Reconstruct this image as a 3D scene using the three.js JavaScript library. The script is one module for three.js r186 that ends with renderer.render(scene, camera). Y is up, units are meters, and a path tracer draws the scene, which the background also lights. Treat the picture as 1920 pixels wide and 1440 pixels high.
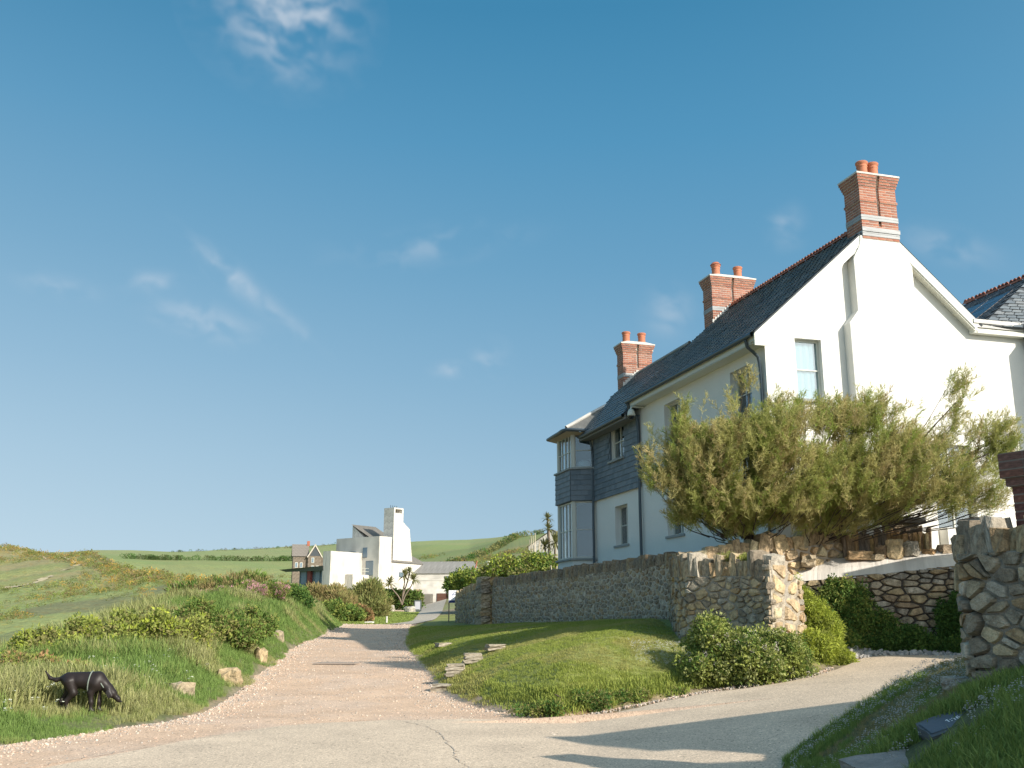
import * as THREE from 'three';
import { mergeGeometries } from 'three/addons/utils/BufferGeometryUtils.js';
import { MarchingCubes } from 'three/addons/objects/MarchingCubes.js';

// ---------- camera, exposure ----------
const scene = new THREE.Scene();
const camera = new THREE.PerspectiveCamera(42.19, 4 / 3, 0.1, 6000);
camera.position.set(0, 1.6, 0);
camera.rotation.x = 0.2340;
const renderer = new THREE.WebGLRenderer({ antialias: true });
renderer.setSize(1024, 768);
renderer.toneMapping = THREE.LinearToneMapping;
const EXPOSURE = 1.8;
renderer.toneMappingExposure = EXPOSURE;
renderer.shadowMap.enabled = true;

// ---------- small maths ----------
function rng(seed) { let a = seed >>> 0; return () => { a = (a + 0x6D2B79F5) | 0; let t = Math.imul(a ^ (a >>> 15), 1 | a); t = (t + Math.imul(t ^ (t >>> 7), 61 | t)) ^ t; return ((t ^ (t >>> 14)) >>> 0) / 4294967296; }; }
const clamp = (x, a, b) => Math.min(b, Math.max(a, x));
const mix = (a, b, t) => a + (b - a) * t;
const smooth = (a, b, x) => { const t = clamp((x - a) / (b - a), 0, 1); return t * t * (3 - 2 * t); };
const lerpT = (T, x) => { if (x <= T[0][0]) return T[0][1]; for (let i = 1; i < T.length; i++) if (x <= T[i][0]) return mix(T[i - 1][1], T[i][1], (x - T[i - 1][0]) / (T[i][0] - T[i - 1][0])); return T[T.length - 1][1]; };
const hash3 = (x, y, z) => { let h = Math.imul(x | 0, 374761393) ^ Math.imul(y | 0, 668265263) ^ Math.imul(z | 0, 2147483647 ^ 974634); h = Math.imul(h ^ (h >>> 13), 1274126177); h ^= h >>> 16; return (h >>> 0) / 4294967296; };
function vnoise(x, y, z = 0, per = 0) {
  const xi = Math.floor(x), yi = Math.floor(y), zi = Math.floor(z), fx = x - xi, fy = y - yi, fz = z - zi;
  const sx = fx * fx * (3 - 2 * fx), sy = fy * fy * (3 - 2 * fy), sz = fz * fz * (3 - 2 * fz);
  const w = per ? v => ((v % per) + per) % per : v => v;
  const h = (a, b, c) => hash3(w(a), w(b), c);
  const l = (c) => mix(mix(h(xi, yi, c), h(xi + 1, yi, c), sx), mix(h(xi, yi + 1, c), h(xi + 1, yi + 1, c), sx), sy);
  return fz === 0 ? l(zi) : mix(l(zi), l(zi + 1), sz);
}
function fbm(x, y, z = 0, oct = 4, per = 0) { let s = 0, a = 0.5, n = 0; for (let i = 0; i < oct; i++) { s += a * vnoise(x, y, z + i * 17, per); n += a; a *= 0.5; x *= 2; y *= 2; if (per) per *= 2; } return s / n; }
const lin = c => { c /= 255; return c <= 0.04045 ? c / 12.92 : Math.pow((c + 0.055) / 1.055, 2.4); };

// ---------- sun and sky ----------
const SUN_EL = 29 * Math.PI / 180, SUN_AZ = 48 * Math.PI / 180;            // to the right of the camera and a little behind it
const sunDir = new THREE.Vector3(Math.cos(SUN_EL) * Math.sin(SUN_AZ), Math.sin(SUN_EL), Math.cos(SUN_EL) * Math.cos(SUN_AZ));
const sun = new THREE.DirectionalLight(new THREE.Color().setRGB(1.0, 0.925, 0.815), 3.35);
sun.position.copy(sunDir).multiplyScalar(120);
sun.castShadow = true;
sun.shadow.radius = 1.2;
sun.shadow.mapSize.set(4096, 4096);
Object.assign(sun.shadow.camera, { left: -70, right: 70, top: 70, bottom: -70, near: 1, far: 400 });
scene.add(sun, sun.target);

const skyTex = (() => {
  const W = 3072, H = 1536, data = new Float32Array(W * H * 4);
  // clear air by height above the horizon (degrees), as seen colours; overhead, out of view, kept bright to light the shade
  const G = [[-90, [150, 160, 160]], [-2, [160, 182, 198]], [0, [161, 187, 206]], [4, [155, 186, 206]], [9, [141, 178, 203]], [14, [124, 168, 198]], [20, [105, 157, 191]], [27, [85, 146, 184]], [34, [68, 132, 171]], [50, [65, 127, 167]], [90, [63, 123, 163]]].map(([e, c]) => [e, c.map(v => lin(v) * 1.09 / EXPOSURE)]);
  const cie = g => 0.91 + 10 * Math.exp(-3 * g) + 0.45 * Math.cos(g) ** 2;   // CIE clear sky, brighter round the sun, out of view, to light the shade
  const c0 = cie(1.95);
  // thin clouds: heading and height (degrees), half width, half height, tilt, strength
  const clouds = [[-14.6, 33.2, 3.4, 2.5, -0.15, 0.8], [-12.4, 33.6, 0.9, 1.5, 0.2, 0.55], [-13.8, 30.6, 1.3, 0.7, -0.6, 0.3], [-16.6, 18.9, 2.6, 0.55, -0.62, 0.45], [-17.9, 16.2, 2.3, 0.75, -0.15, 0.5], [-20.7, 18.1, 1.6, 0.45, 0.05, 0.34], [-13.4, 16.6, 1.9, 0.45, -0.62, 0.3], [-5.0, 21.2, 4.2, 0.8, 0.14, 0.24], [-3.6, 14.2, 0.85, 0.35, 0.05, 0.42], [-1.4, 14.5, 0.8, 1.0, -0.5, 0.45], [9.4, 17.3, 1.1, 1.2, -0.3, 0.36], [16.4, 21.5, 0.8, 0.9, -0.2, 0.4], [24.8, 19.5, 2.2, 0.7, -0.4, 0.3], [-25.5, 17.2, 1.6, 0.5, -0.1, 0.26], [62, 24, 6, 2, 0.1, 0.5], [150, 30, 7, 2, -0.2, 0.5], [-95, 28, 6, 2, 0.2, 0.5]];
  for (let j = 0; j < H; j++) {
    const el = ((j + 0.5) / H - 0.5) * 180, er = el * Math.PI / 180;
    let k = 1; while (k < G.length - 1 && G[k][0] < el) k++;
    const t = clamp((el - G[k - 1][0]) / (G[k][0] - G[k - 1][0]), 0, 1), s = [0, 1, 2].map(i => mix(G[k - 1][1][i], G[k][1][i], t));
    for (let i = 0; i < W; i++) {
      const th = ((i + 0.5) / W - 0.5) * 2 * Math.PI, x = Math.cos(er) * Math.cos(th), z = Math.cos(er) * Math.sin(th), y = Math.sin(er);
      const g = Math.acos(clamp(x * sunDir.x + y * sunDir.y + z * sunDir.z, -1, 1));
      const f = el > -1 ? cie(Math.max(g, 0.25)) / c0 : 1;
      const az = Math.atan2(x, -z) * 180 / Math.PI, o = (j * W + i) * 4;
      let m = 0;
      if (el > 5) for (const [ca, ce, w, h, tilt, k2] of clouds) {
        let dx = az - ca, dy = el - ce; if (Math.abs(dx) > w * 3 || Math.abs(dy) > w * 3) continue;
        const rx = dx * Math.cos(tilt) + dy * Math.sin(tilt), ry = -dx * Math.sin(tilt) + dy * Math.cos(tilt);
        const q = (rx / w) ** 2 + (ry / h) ** 2; if (q > 4) continue;
        const wx = fbm(az * 0.7 + 5, el * 0.7, 3, 3) - 0.5, wy = fbm(az * 0.7, el * 0.7 + 9, 8, 3) - 0.5;
        const n = fbm((rx * 0.6 + wx * 1.1) + ca, (ry * 1.2 + wy * 1.2) + ce, 1, 7);
        m += k2 * Math.exp(-q * 1.0) * smooth(0.28, 0.80, n) * 0.95;
      }
      m = clamp(m, 0, 0.6);
      const cl = [lin(214) / EXPOSURE, lin(222) / EXPOSURE, lin(232) / EXPOSURE];
      const L = s[0] * 0.21 + s[1] * 0.72 + s[2] * 0.07;   // glow round the sun, out of view, made whiter and stronger to light the shade
      for (let c = 0; c < 3; c++) data[o + c] = mix(s[c], cl[c], m) + L * (f - 1) * [1.5, 1.42, 1.25][c];
      data[o + 3] = 1;
    }
  }
  const tx = new THREE.DataTexture(data, W, H, THREE.RGBAFormat, THREE.FloatType);
  tx.mapping = THREE.EquirectangularReflectionMapping; tx.magFilter = tx.minFilter = THREE.LinearFilter; tx.needsUpdate = true;
  return tx;
})();
scene.background = skyTex;
scene.environment = skyTex;

// ---------- textures: what surfaces are made of ----------
function tex(size, fn, srgb = true, repeat = 1) {
  const d = new Uint8Array(size * size * 4);
  for (let j = 0; j < size; j++) for (let i = 0; i < size; i++) { const c = fn(i / size, j / size), o = (j * size + i) * 4; for (let k = 0; k < 3; k++) d[o + k] = clamp(Math.round((Array.isArray(c) ? c[k] : c) * 255), 0, 255); d[o + 3] = 255; }
  const t = new THREE.DataTexture(d, size, size); t.wrapS = t.wrapT = THREE.RepeatWrapping; t.magFilter = THREE.LinearFilter; t.minFilter = THREE.LinearMipmapLinearFilter; t.generateMipmaps = true; if (srgb) t.colorSpace = THREE.SRGBColorSpace; t.repeat.set(repeat, repeat); t.needsUpdate = true; return t;
}
const cloneRepeat = (t, r) => { t.repeat.set(r, r); return t; };
const T = {
  speckle: tex(512, (u, v) => 0.90 + 0.22 * (fbm(u * 8, v * 8, 1, 5, 8) - 0.5) + 0.26 * (vnoise(u * 256, v * 256, 9, 256) - 0.5)),
  blot: tex(256, (u, v) => 0.92 + 0.34 * (fbm(u * 5, v * 5, 4, 5, 5) - 0.5)),
  stain: cloneRepeat(tex(512, (u, v) => { const q = 0.965 + 0.05 * (fbm(u * 5, v * 5, 6, 6, 5) - 0.5) + 0.02 * (vnoise(u * 200, v * 200, 3, 200) - 0.5); return [q, q * 0.998, q * 0.99]; }), 0.23),
  grain: tex(256, (u, v) => vnoise(u * 128, v * 128, 2, 128), false),
  lumps: tex(256, (u, v) => fbm(u * 16, v * 16, 7, 5, 16), false),
  stone: tex(256, (u, v) => { const a = fbm(u * 6, v * 6, 2, 5, 6), b = vnoise(u * 64, v * 64, 5, 64), l = smooth(0.62, 0.7, fbm(u * 9, v * 9, 12, 4, 9)); const q = 0.84 + 0.5 * (a - 0.5) + 0.2 * (b - 0.5); return [mix(q, 1, l * 0.35), mix(q * 0.98, 1, l * 0.35), mix(q * 0.95, 0.97, l * 0.35)]; }),
  sand: tex(1024, (u, v) => {
    const a = fbm(u * 7, v * 7, 2, 5, 7), p = vnoise(u * 300, v * 300, 5, 300), r = vnoise(u * 120, v * 120, 8, 120), g = smooth(0.4, 0.72, fbm(u * 4, v * 4, 21, 5, 4)) * 0.6;
    let q = 0.83 + 0.12 * (a - 0.5) + 0.22 * (p - 0.5) + (r > 0.86 ? -0.22 : r < 0.1 ? 0.12 : 0);
    return [mix(q * 1.0, q * 0.97, g), mix(q * 0.868, q * 0.872, g), mix(q * 0.735, q * 0.775, g)];
  }),
  tar: tex(1024, (u, v) => {
    const a = fbm(u * 5, v * 5, 3, 5, 5), p = vnoise(u * 360, v * 360, 6, 360), r = vnoise(u * 160, v * 160, 4, 160);
    let q = 0.75 + 0.12 * (a - 0.5) + 0.24 * (p - 0.5) + (r > 0.88 ? 0.12 : r < 0.12 ? -0.2 : 0);
    return [q * 1.02, q * 0.955, q * 0.855];
  }),
  turf: tex(512, (u, v) => { const q = 0.90 + 0.34 * (fbm(u * 9, v * 9, 5, 5, 9) - 0.5) + 0.25 * (vnoise(u * 180, v * 180, 1, 180) - 0.5), d = smooth(0.55, 0.75, fbm(u * 6, v * 6, 30, 4, 6)); return [q * mix(0.97, 1.06, d), q, q * mix(0.95, 0.88, d)]; }),
  slate: tex(256, (u, v) => { const q = 0.88 + 0.3 * (fbm(u * 4, v * 12, 3, 5, 4) - 0.5) + 0.12 * (vnoise(u * 90, v * 90, 1, 90) - 0.5); return [q, q, q]; }),
  wood: tex(256, (u, v) => { const q = 0.72 + 0.35 * (fbm(u * 24, v * 2, 3, 4, 2) - 0.5); return [q, q * 0.98, q * 0.95]; }),
};
const cloneT = (t, r) => { const c = t.clone(); c.repeat.set(r, r); c.needsUpdate = true; return c; };
function M(rgb, rough = 0.85, o = {}) {
  const { phys, ...rest } = o, m = phys ? new THREE.MeshPhysicalMaterial(rest) : new THREE.MeshStandardMaterial(rest);
  m.color.setRGB(...rgb); m.roughness = rough; return m;
}
const leafM = (rgb = [1, 1, 1], tr = 0.35, rough = 0.8) => { const m = new THREE.MeshPhysicalMaterial({ side: THREE.DoubleSide, transmission: tr, thickness: 0, ior: 1.35, specularIntensity: 0.35 }); m.color.setRGB(...rgb); m.roughness = Math.max(rough, 0.9); return m; };

// ---------- scene helpers ----------
const names = {};
const numbered = n => { const k = names[n] = (names[n] ?? -1) + 1; return k ? `${n}_${String(k).padStart(3, '0')}` : n; };
function shadows(o) { o.castShadow = true; o.receiveShadow = true; return o; }
function thing(name, label, category, pos = [0, 0, 0], turn = 0, group) {
  const o = new THREE.Group(); o.name = numbered(name); o.position.set(...pos); o.rotation.y = turn; o.userData = { label, category }; if (group) o.userData.group = group; scene.add(o); return o;
}
function part(parent, name, geo, mat, stuff) { const m = shadows(new THREE.Mesh(geo, mat)); m.name = name; if (stuff) m.userData.kind = 'stuff'; parent.add(m); return m; }
function struct(name, geo, mat) { const m = shadows(new THREE.Mesh(geo, mat)); m.name = numbered(name); m.userData = { kind: 'structure' }; scene.add(m); return m; }
function single(name, label, category, geo, mat, pos, turn = 0, group) { const m = shadows(new THREE.Mesh(geo, mat)); m.name = numbered(name); m.userData = { label, category }; if (group) m.userData.group = group; m.position.set(...pos); m.rotation.y = turn; scene.add(m); return m; }
const box = (w, h, d, x = 0, y = 0, z = 0) => new THREE.BoxGeometry(w, h, d).translate(x, y, z);
const join = a => mergeGeometries(a.map(g => g.index ? g.toNonIndexed() : g).map(g => { for (const k of Object.keys(g.attributes)) if (!['position', 'normal', 'uv', 'color'].includes(k)) g.deleteAttribute(k); return g; }));
function tube(pts, r0, r1 = r0, seg = 12, rad = 6) {
  const c = new THREE.CatmullRomCurve3(pts.map(p => new THREE.Vector3(...p))), g = new THREE.TubeGeometry(c, seg, 1, rad, false), P = g.attributes.position;
  for (let i = 0; i <= seg; i++) { const q = c.getPointAt(i / seg), r = mix(r0, r1, i / seg); for (let j = 0; j <= rad; j++) { const k = i * (rad + 1) + j; P.setXYZ(k, q.x + (P.getX(k) - q.x) * r, q.y + (P.getY(k) - q.y) * r, q.z + (P.getZ(k) - q.z) * r); } }
  g.computeVertexNormals(); return g;
}
function polyGeo(quads, uvs) { // list of polygons (arrays of [x,y,z]) fan-triangulated, flat
  const P = [], U = []; quads.forEach((q, n) => { for (let i = 1; i < q.length - 1; i++) for (const k of [0, i, i + 1]) { P.push(...q[k]); U.push(...(uvs ? uvs[n][k] : [q[k][0] + q[k][2] * 0.37, q[k][1] + q[k][2] * 0.61])); } });
  const g = new THREE.BufferGeometry(); g.setAttribute('position', new THREE.Float32BufferAttribute(P, 3)); g.setAttribute('uv', new THREE.Float32BufferAttribute(U, 2)); g.computeVertexNormals(); return g;
}
// a lump of stone: a cube eased towards a ball and knocked about
function rockGeo(seed, round = 0.35, rough = 0.16, seg = 2) {
  const g = new THREE.BoxGeometry(1, 1, 1, seg, seg, seg), P = g.attributes.position, v = new THREE.Vector3();
  for (let i = 0; i < P.count; i++) {
    v.fromBufferAttribute(P, i); const k = [Math.round(v.x * 40), Math.round(v.y * 40), Math.round(v.z * 40)];
    const n = v.clone().normalize().multiplyScalar(0.62); v.lerp(n, round);
    v.x += (hash3(k[0] + seed * 31, k[1], k[2]) - 0.5) * rough; v.y += (hash3(k[0], k[1] + seed * 17, k[2] + 5) - 0.5) * rough; v.z += (hash3(k[0] + 9, k[1], k[2] + seed * 13) - 0.5) * rough;
    P.setXYZ(i, v.x, v.y, v.z);
  }
  const f = g.toNonIndexed(); f.computeVertexNormals(); return f;
}
const ROCK = []; for (let i = 0; i < 10; i++) ROCK.push(rockGeo(i + 1));
const SLAB = []; for (let i = 0; i < 8; i++) SLAB.push(rockGeo(i + 40, 0.14, 0.14));
function instanced(name, geo, mat, list) { // list: [x,y,z, rx,ry,rz, sx,sy,sz, [r,g,b]]
  const m = shadows(new THREE.InstancedMesh(geo, mat, list.length)), d = new THREE.Object3D(), c = new THREE.Color(); m.name = name; m.userData.kind = 'stuff';
  list.forEach((l, i) => { d.position.set(l[0], l[1], l[2]); d.rotation.set(l[3], l[4], l[5]); d.scale.set(l[6], l[7], l[8]); d.updateMatrix(); m.setMatrixAt(i, d.matrix); if (l[9]) m.setColorAt(i, c.setRGB(...l[9])); });
  return m;
}
const tint = (r, a, b, v = 0.18) => { const t = r(), k = 1.62 + (r() - 0.5) * 2 * v; return [0, 1, 2].map(i => mix(a[i], b[i], t) * k); };
// grass blades in a tuft about one metre tall (scaled when placed)
function tuftGeo(n, seed, spread, lean, w) {
  const r = rng(seed), P = [], N = [];
  for (let i = 0; i < n; i++) {
    const a = r() * 6.283, q = Math.sqrt(r()) * spread, x = Math.cos(a) * q, z = Math.sin(a) * q, b = r() * 6.283, h = 0.55 + r() * 0.45, l = lean * (0.3 + r()), cx = Math.cos(b), cz = Math.sin(b), dx = -cz * w * 0.5, dz = cx * w * 0.5;
    const m = [x + cx * l * 0.35, h * 0.6, z + cz * l * 0.35], t = [x + cx * l, h, z + cz * l];
    P.push(x - dx, -0.03, z - dz, x + dx, -0.03, z + dz, m[0] + dx * 0.8, m[1], m[2] + dz * 0.8, x - dx, -0.03, z - dz, m[0] + dx * 0.8, m[1], m[2] + dz * 0.8, m[0] - dx * 0.8, m[1], m[2] - dz * 0.8, m[0] - dx * 0.8, m[1], m[2] - dz * 0.8, m[0] + dx * 0.8, m[1], m[2] + dz * 0.8, ...t);
  }
  const g = new THREE.BufferGeometry(); g.setAttribute('position', new THREE.Float32BufferAttribute(P, 3)); g.computeVertexNormals(); return g;
}
// a clump of small folded leaves in a ball of radius one
function clumpGeo(n, seed, len, w, up = 0.2) {
  const r = rng(seed), P = [], v = new THREE.Vector3(), d = new THREE.Vector3(), s = new THREE.Vector3(), u = new THREE.Vector3();
  for (let i = 0; i < n; i++) {
    v.set(r() - 0.5, r() - 0.5, r() - 0.5).normalize().multiplyScalar(0.35 + 0.65 * Math.cbrt(r()));
    d.copy(v).normalize().add(u.set(r() - 0.5, r() - 0.5 + up, r() - 0.5).multiplyScalar(1.3)).normalize(); s.set(r() - 0.5, r() - 0.5, r() - 0.5).cross(d).normalize(); u.crossVectors(d, s);
    const L = len * (0.7 + r() * 0.6), Wd = w * (0.7 + r() * 0.6), a = v, b = v.clone().addScaledVector(d, L), m = v.clone().addScaledVector(d, L * 0.45), p = m.clone().addScaledVector(s, Wd / 2).addScaledVector(u, Wd * 0.2), q = m.clone().addScaledVector(s, -Wd / 2).addScaledVector(u, Wd * 0.2);
    P.push(...a.toArray(), ...p.toArray(), ...b.toArray(), ...a.toArray(), ...b.toArray(), ...q.toArray());
  }
  const g = new THREE.BufferGeometry(); g.setAttribute('position', new THREE.Float32BufferAttribute(P, 3)); g.computeVertexNormals(); return g;
}
const CLUMP = [clumpGeo(26, 1, 0.75, 0.42), clumpGeo(26, 2, 0.75, 0.42)], FINE = [clumpGeo(60, 3, 0.6, 0.16, 0.9), clumpGeo(60, 4, 0.6, 0.16, 0.9)];
// ---------- the lie of the land: x to the right, D ahead of the camera (z = -D) ----------
const yr = D => lerpT([[17, 0], [19, 0.02], [21.5, 0.09], [27, 0.40], [35, 0.78], [47, 1.23], [54, 1.40], [62, 1.45], [75, 1.62], [95, 2.1], [110, 2.5], [150, 3.5], [170, 4.2]], D);
const xl = D => lerpT([[4, -7.4], [10, -6.9], [13.6, -6.75], [16, -6.0], [17, -5.6], [18.5, -5.45], [21.5, -5.77], [27, -6.4], [35, -7.3], [47, -8.2], [54, -9.0], [62, -10.5], [75, -13]], D);
const xr = D => lerpT([[17.2, 1.2], [17.8, 0.5], [18.6, -0.2], [20, -0.9], [21.5, -1.35], [27, -2.32], [35, -3.65], [47, -4.73], [54, -5.3], [62, -5.9], [78, -6.6]], D);
const lawnEdge = x => lerpT([[-1, 17.0], [0.7, 17.4], [2, 18.2], [3.46, 19.1], [5.6, 19.5], [6.4, 20.6], [8, 22]], x);
const FOOT = [[1.2, 0], [1.75, 5], [2.1, 8], [2.6, 10.5], [3.0, 11.6], [3.7, 12.3], [5.5, 12.9], [9, 13.7], [14, 14.8], [40, 18]];
function bankIn(x, D) { // how far inside the foot of the right-hand bank, negative outside
  let best = 1e9, sg = 1;
  for (let i = 1; i < FOOT.length; i++) {
    const [ax, ad] = FOOT[i - 1], [bx, bd] = FOOT[i], ux = bx - ax, ud = bd - ad, t = clamp(((x - ax) * ux + (D - ad) * ud) / (ux * ux + ud * ud), 0, 1), dx = x - ax - ux * t, dd = D - ad - ud * t, q = Math.hypot(dx, dd);
    if (q < best) { best = q; sg = ux * dd - ud * dx < 0 ? 1 : -1; }
  }
  return best * sg;
}
const lawnIn = (x, D) => Math.min(x - xr(D), (D - lawnEdge(x)) * 0.9, (90 - D) * 0.5);
const FAR = [ // tangent of the heading, then [D, row in the picture]: the hills
  [-1.2, [[110, 1215], [150, 1180], [220, 1130], [300, 1080], [380, 1040], [430, 1022], [700, 1050], [1500, 1120]]],
  [-0.5005, [[110, 1215], [150, 1180], [220, 1130], [300, 1080], [380, 1040], [430, 1027], [600, 1046], [900, 1040], [1500, 1100]]],
  [-0.412, [[110, 1205], [160, 1160], [220, 1115], [280, 1075], [335, 1042], [420, 1056], [600, 1043], [900, 1034], [1500, 1090]]],
  [-0.344, [[110, 1190], [160, 1145], [210, 1105], [262, 1080], [330, 1081], [420, 1066], [600, 1047], [900, 1035], [1500, 1085]]],
  [-0.266, [[110, 1160], [160, 1122], [220, 1096], [300, 1090], [450, 1068], [650, 1045], [900, 1032], [1500, 1080]]],
  [-0.2086, [[110, 1142], [160, 1118], [220, 1104], [350, 1084], [500, 1063], [700, 1040], [900, 1027], [1500, 1070]]],
  [-0.167, [[110, 1146], [150, 1140], [220, 1118], [350, 1088], [500, 1060], [700, 1035], [900, 1021], [1500, 1060]]],
  [-0.094, [[110, 1150], [150, 1139], [200, 1115], [300, 1083], [450, 1050], [600, 1030], [800, 1017], [1500, 1050]]],
  [-0.042, [[110, 1128], [150, 1112], [200, 1092], [280, 1068], [400, 1044], [600, 1024], [800, 1013], [1500, 1050]]],
  [0, [[110, 1110], [150, 1098], [250, 1059], [400, 1024], [550, 1007], [700, 1002], [1500, 1040]]],
  [0.0417, [[110, 1100], [150, 1090], [250, 1048], [400, 1009], [500, 1001], [700, 1008], [1500, 1040]]],
  [0.125, [[110, 1100], [150, 1085], [300, 1000], [450, 975], [1500, 1000]]],
  [1.2, [[110, 1100], [150, 1085], [300, 1010], [450, 1000], [1500, 1000]]]];
function farH(x, D) {
  const t = x / Math.max(D, 1), row = (R) => 1.6 + (1165 - lerpT(R, D)) / 1918 * clamp(D, 90, 1500);
  if (t <= FAR[0][0]) return row(FAR[0][1]);
  for (let i = 1; i < FAR.length; i++) if (t <= FAR[i][0]) return mix(row(FAR[i - 1][1]), row(FAR[i][1]), (t - FAR[i - 1][0]) / (FAR[i][0] - FAR[i - 1][0]));
  return row(FAR[FAR.length - 1][1]);
}
function nearH(x, D) {
  let y = yr(D);
  if (x > 1) y += Math.min(0.8, 0.12 * (x - 1)) * smooth(9, 14, D) * (1 - smooth(60, 80, D));
  const l = lawnIn(x, D);
  if (l > 0) { const f = lerpT([[0, 0], [0.25, 0.10], [0.8, 0.28], [1.5, 0.46], [3, 0.70], [5, 0.90], [6.5, 1]], l); y = mix(y, Math.max(1.72, y), f) + 0.05 * (fbm(x * 0.5, D * 0.5, 3, 3) - 0.5) * Math.min(l, 1); }
  if (D < 20) { const b = bankIn(x, D); if (b > 0) y += lerpT([[0, 0], [0.25, 0.16], [0.6, 0.40], [1, 0.66], [1.5, 0.98], [2, 1.16], [3, 1.3], [6, 1.4]], b) + 0.10 * (fbm(x * 0.8, D * 0.8, 5, 3) - 0.5) * Math.min(b, 1); }
  const e = xl(D) - x;
  if (e > 0) {
    const tb = lerpT([[6, 0.1], [14, 0.12], [17, 0.28], [20, 0.55], [24, 0.85], [28, 1.05], [35, 1.35], [42, 1.5], [50, 1.4], [62, 1.0], [75, 0.5], [100, 0.1]], D);
    y += tb * lerpT([[0, 0], [0.5, 0.28], [1.5, 0.66], [3, 1], [5, 1.0], [12, 0.4], [30, 0]], e) + 0.14 * (fbm(x * 0.45, D * 0.45, 9, 3) - 0.5) * Math.min(e * 0.6, 1) - lerpT([[0, 0], [4, 0], [7, 0.6], [12, 2.2], [20, 5], [40, 8]], e);
  }
  return y;
}
function H(x, D) {
  const w = smooth(78, 118, D); if (w <= 0) return nearH(x, D);
  const far = farH(x, D) + (D > 170 ? (fbm(x * 0.02, D * 0.012, 4, 3) - 0.5) * Math.min(3.0, (D - 150) * 0.012) : 0) + (D > 100 && x / D < -0.15 ? ((fbm(x * 0.11 - D * 0.05, D * 0.05 + x * 0.03, 8, 4) - 0.5) * 2.2 + (fbm(x * 0.4, D * 0.3, 18, 3) - 0.5) * 0.8) * smooth(100, 150, D) * (1 - smooth(420, 600, D)) : 0);
  return w >= 1 ? far : mix(nearH(x, D), far, w);
}
const V = (x, y, D) => [x, y, -D];
const G = (x, D, up = 0) => [x, H(x, D) + up, -D];

function groundColor(x, D) {
  const n = fbm(x * 0.3, D * 0.3, 2, 4), t = x / Math.max(D, 1);
  if (D < 100 || Math.abs(t) > 1.1) {
    if (lawnIn(x, D) > 0.25) return tintMix([0.23, 0.255, 0.06], [0.29, 0.28, 0.09], n);
    if (xl(D) - x > 0.15) return tintMix([0.13, 0.16, 0.05], [0.20, 0.19, 0.08], n);
    if (D < 20 && bankIn(x, D) > 0.1) return tintMix([0.11, 0.14, 0.045], [0.20, 0.17, 0.085], n);
    return tintMix([0.27, 0.215, 0.15], [0.36, 0.27, 0.19], n);
  }
  const s = 0.018, big = fbm(x * 0.01, D * 0.006, 7, 4), fine = fbm(x * 0.05 + D * 0.03, D * 0.02, 11, 5), ripple = fbm(x * 0.09 - D * 0.05, D * 0.012 + x * 0.02, 14, 4);
  const ridge = lerpT([[-0.5, 430], [-0.412, 335], [-0.344, 262], [-0.266, 220], [-0.2086, 175], [-0.18, 60]], t);
  if (t < -0.17 && D < ridge * 1.06) { // rough cliff-top grazing: grass, bracken and gorse
    let c = tintMix([0.29, 0.30, 0.115], [0.36, 0.30, 0.15], smooth(0.35, 0.68, ripple));
    c = tintMix(c, [0.27, 0.33, 0.11], smooth(0.55, 0.7, big) * 0.7);
    c = tintMix(c, [0.38, 0.28, 0.09], smooth(0.60, 0.72, fine) * smooth(0.42, 0.6, fbm(x * 0.02, D * 0.012, 31, 3)) * (D > ridge * 0.55 ? 0.9 : 0.45));
    c = tintMix(c, [0.16, 0.135, 0.085], smooth(0.60, 0.75, fbm(x * 0.06, D * 0.03, 41, 4)) * 0.6);
    return c;
  }
  if (t > -0.13 && D < 520 && D > 120 && t < 0.5) { // the hill to the right
    let c = tintMix([0.25, 0.29, 0.10], [0.29, 0.27, 0.12], smooth(0.4, 0.62, ripple));
    c = tintMix(c, [0.27, 0.20, 0.08], smooth(0.56, 0.7, fine) * (D < 330 ? 0.8 : 0.3));
    return D > 400 ? tintMix(c, [0.22, 0.27, 0.095], 0.6) : c;
  }
  const field = D > 640 ? [0.29, 0.335, 0.14] : D > 470 ? [0.265, 0.32, 0.115] : D > 340 ? [0.285, 0.335, 0.125] : [0.28, 0.295, 0.12];
  return tintMix(field, field.map((v, i) => v * [1.12, 1.0, 1.05][i]), smooth(0.3, 0.7, fine));
}
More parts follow.
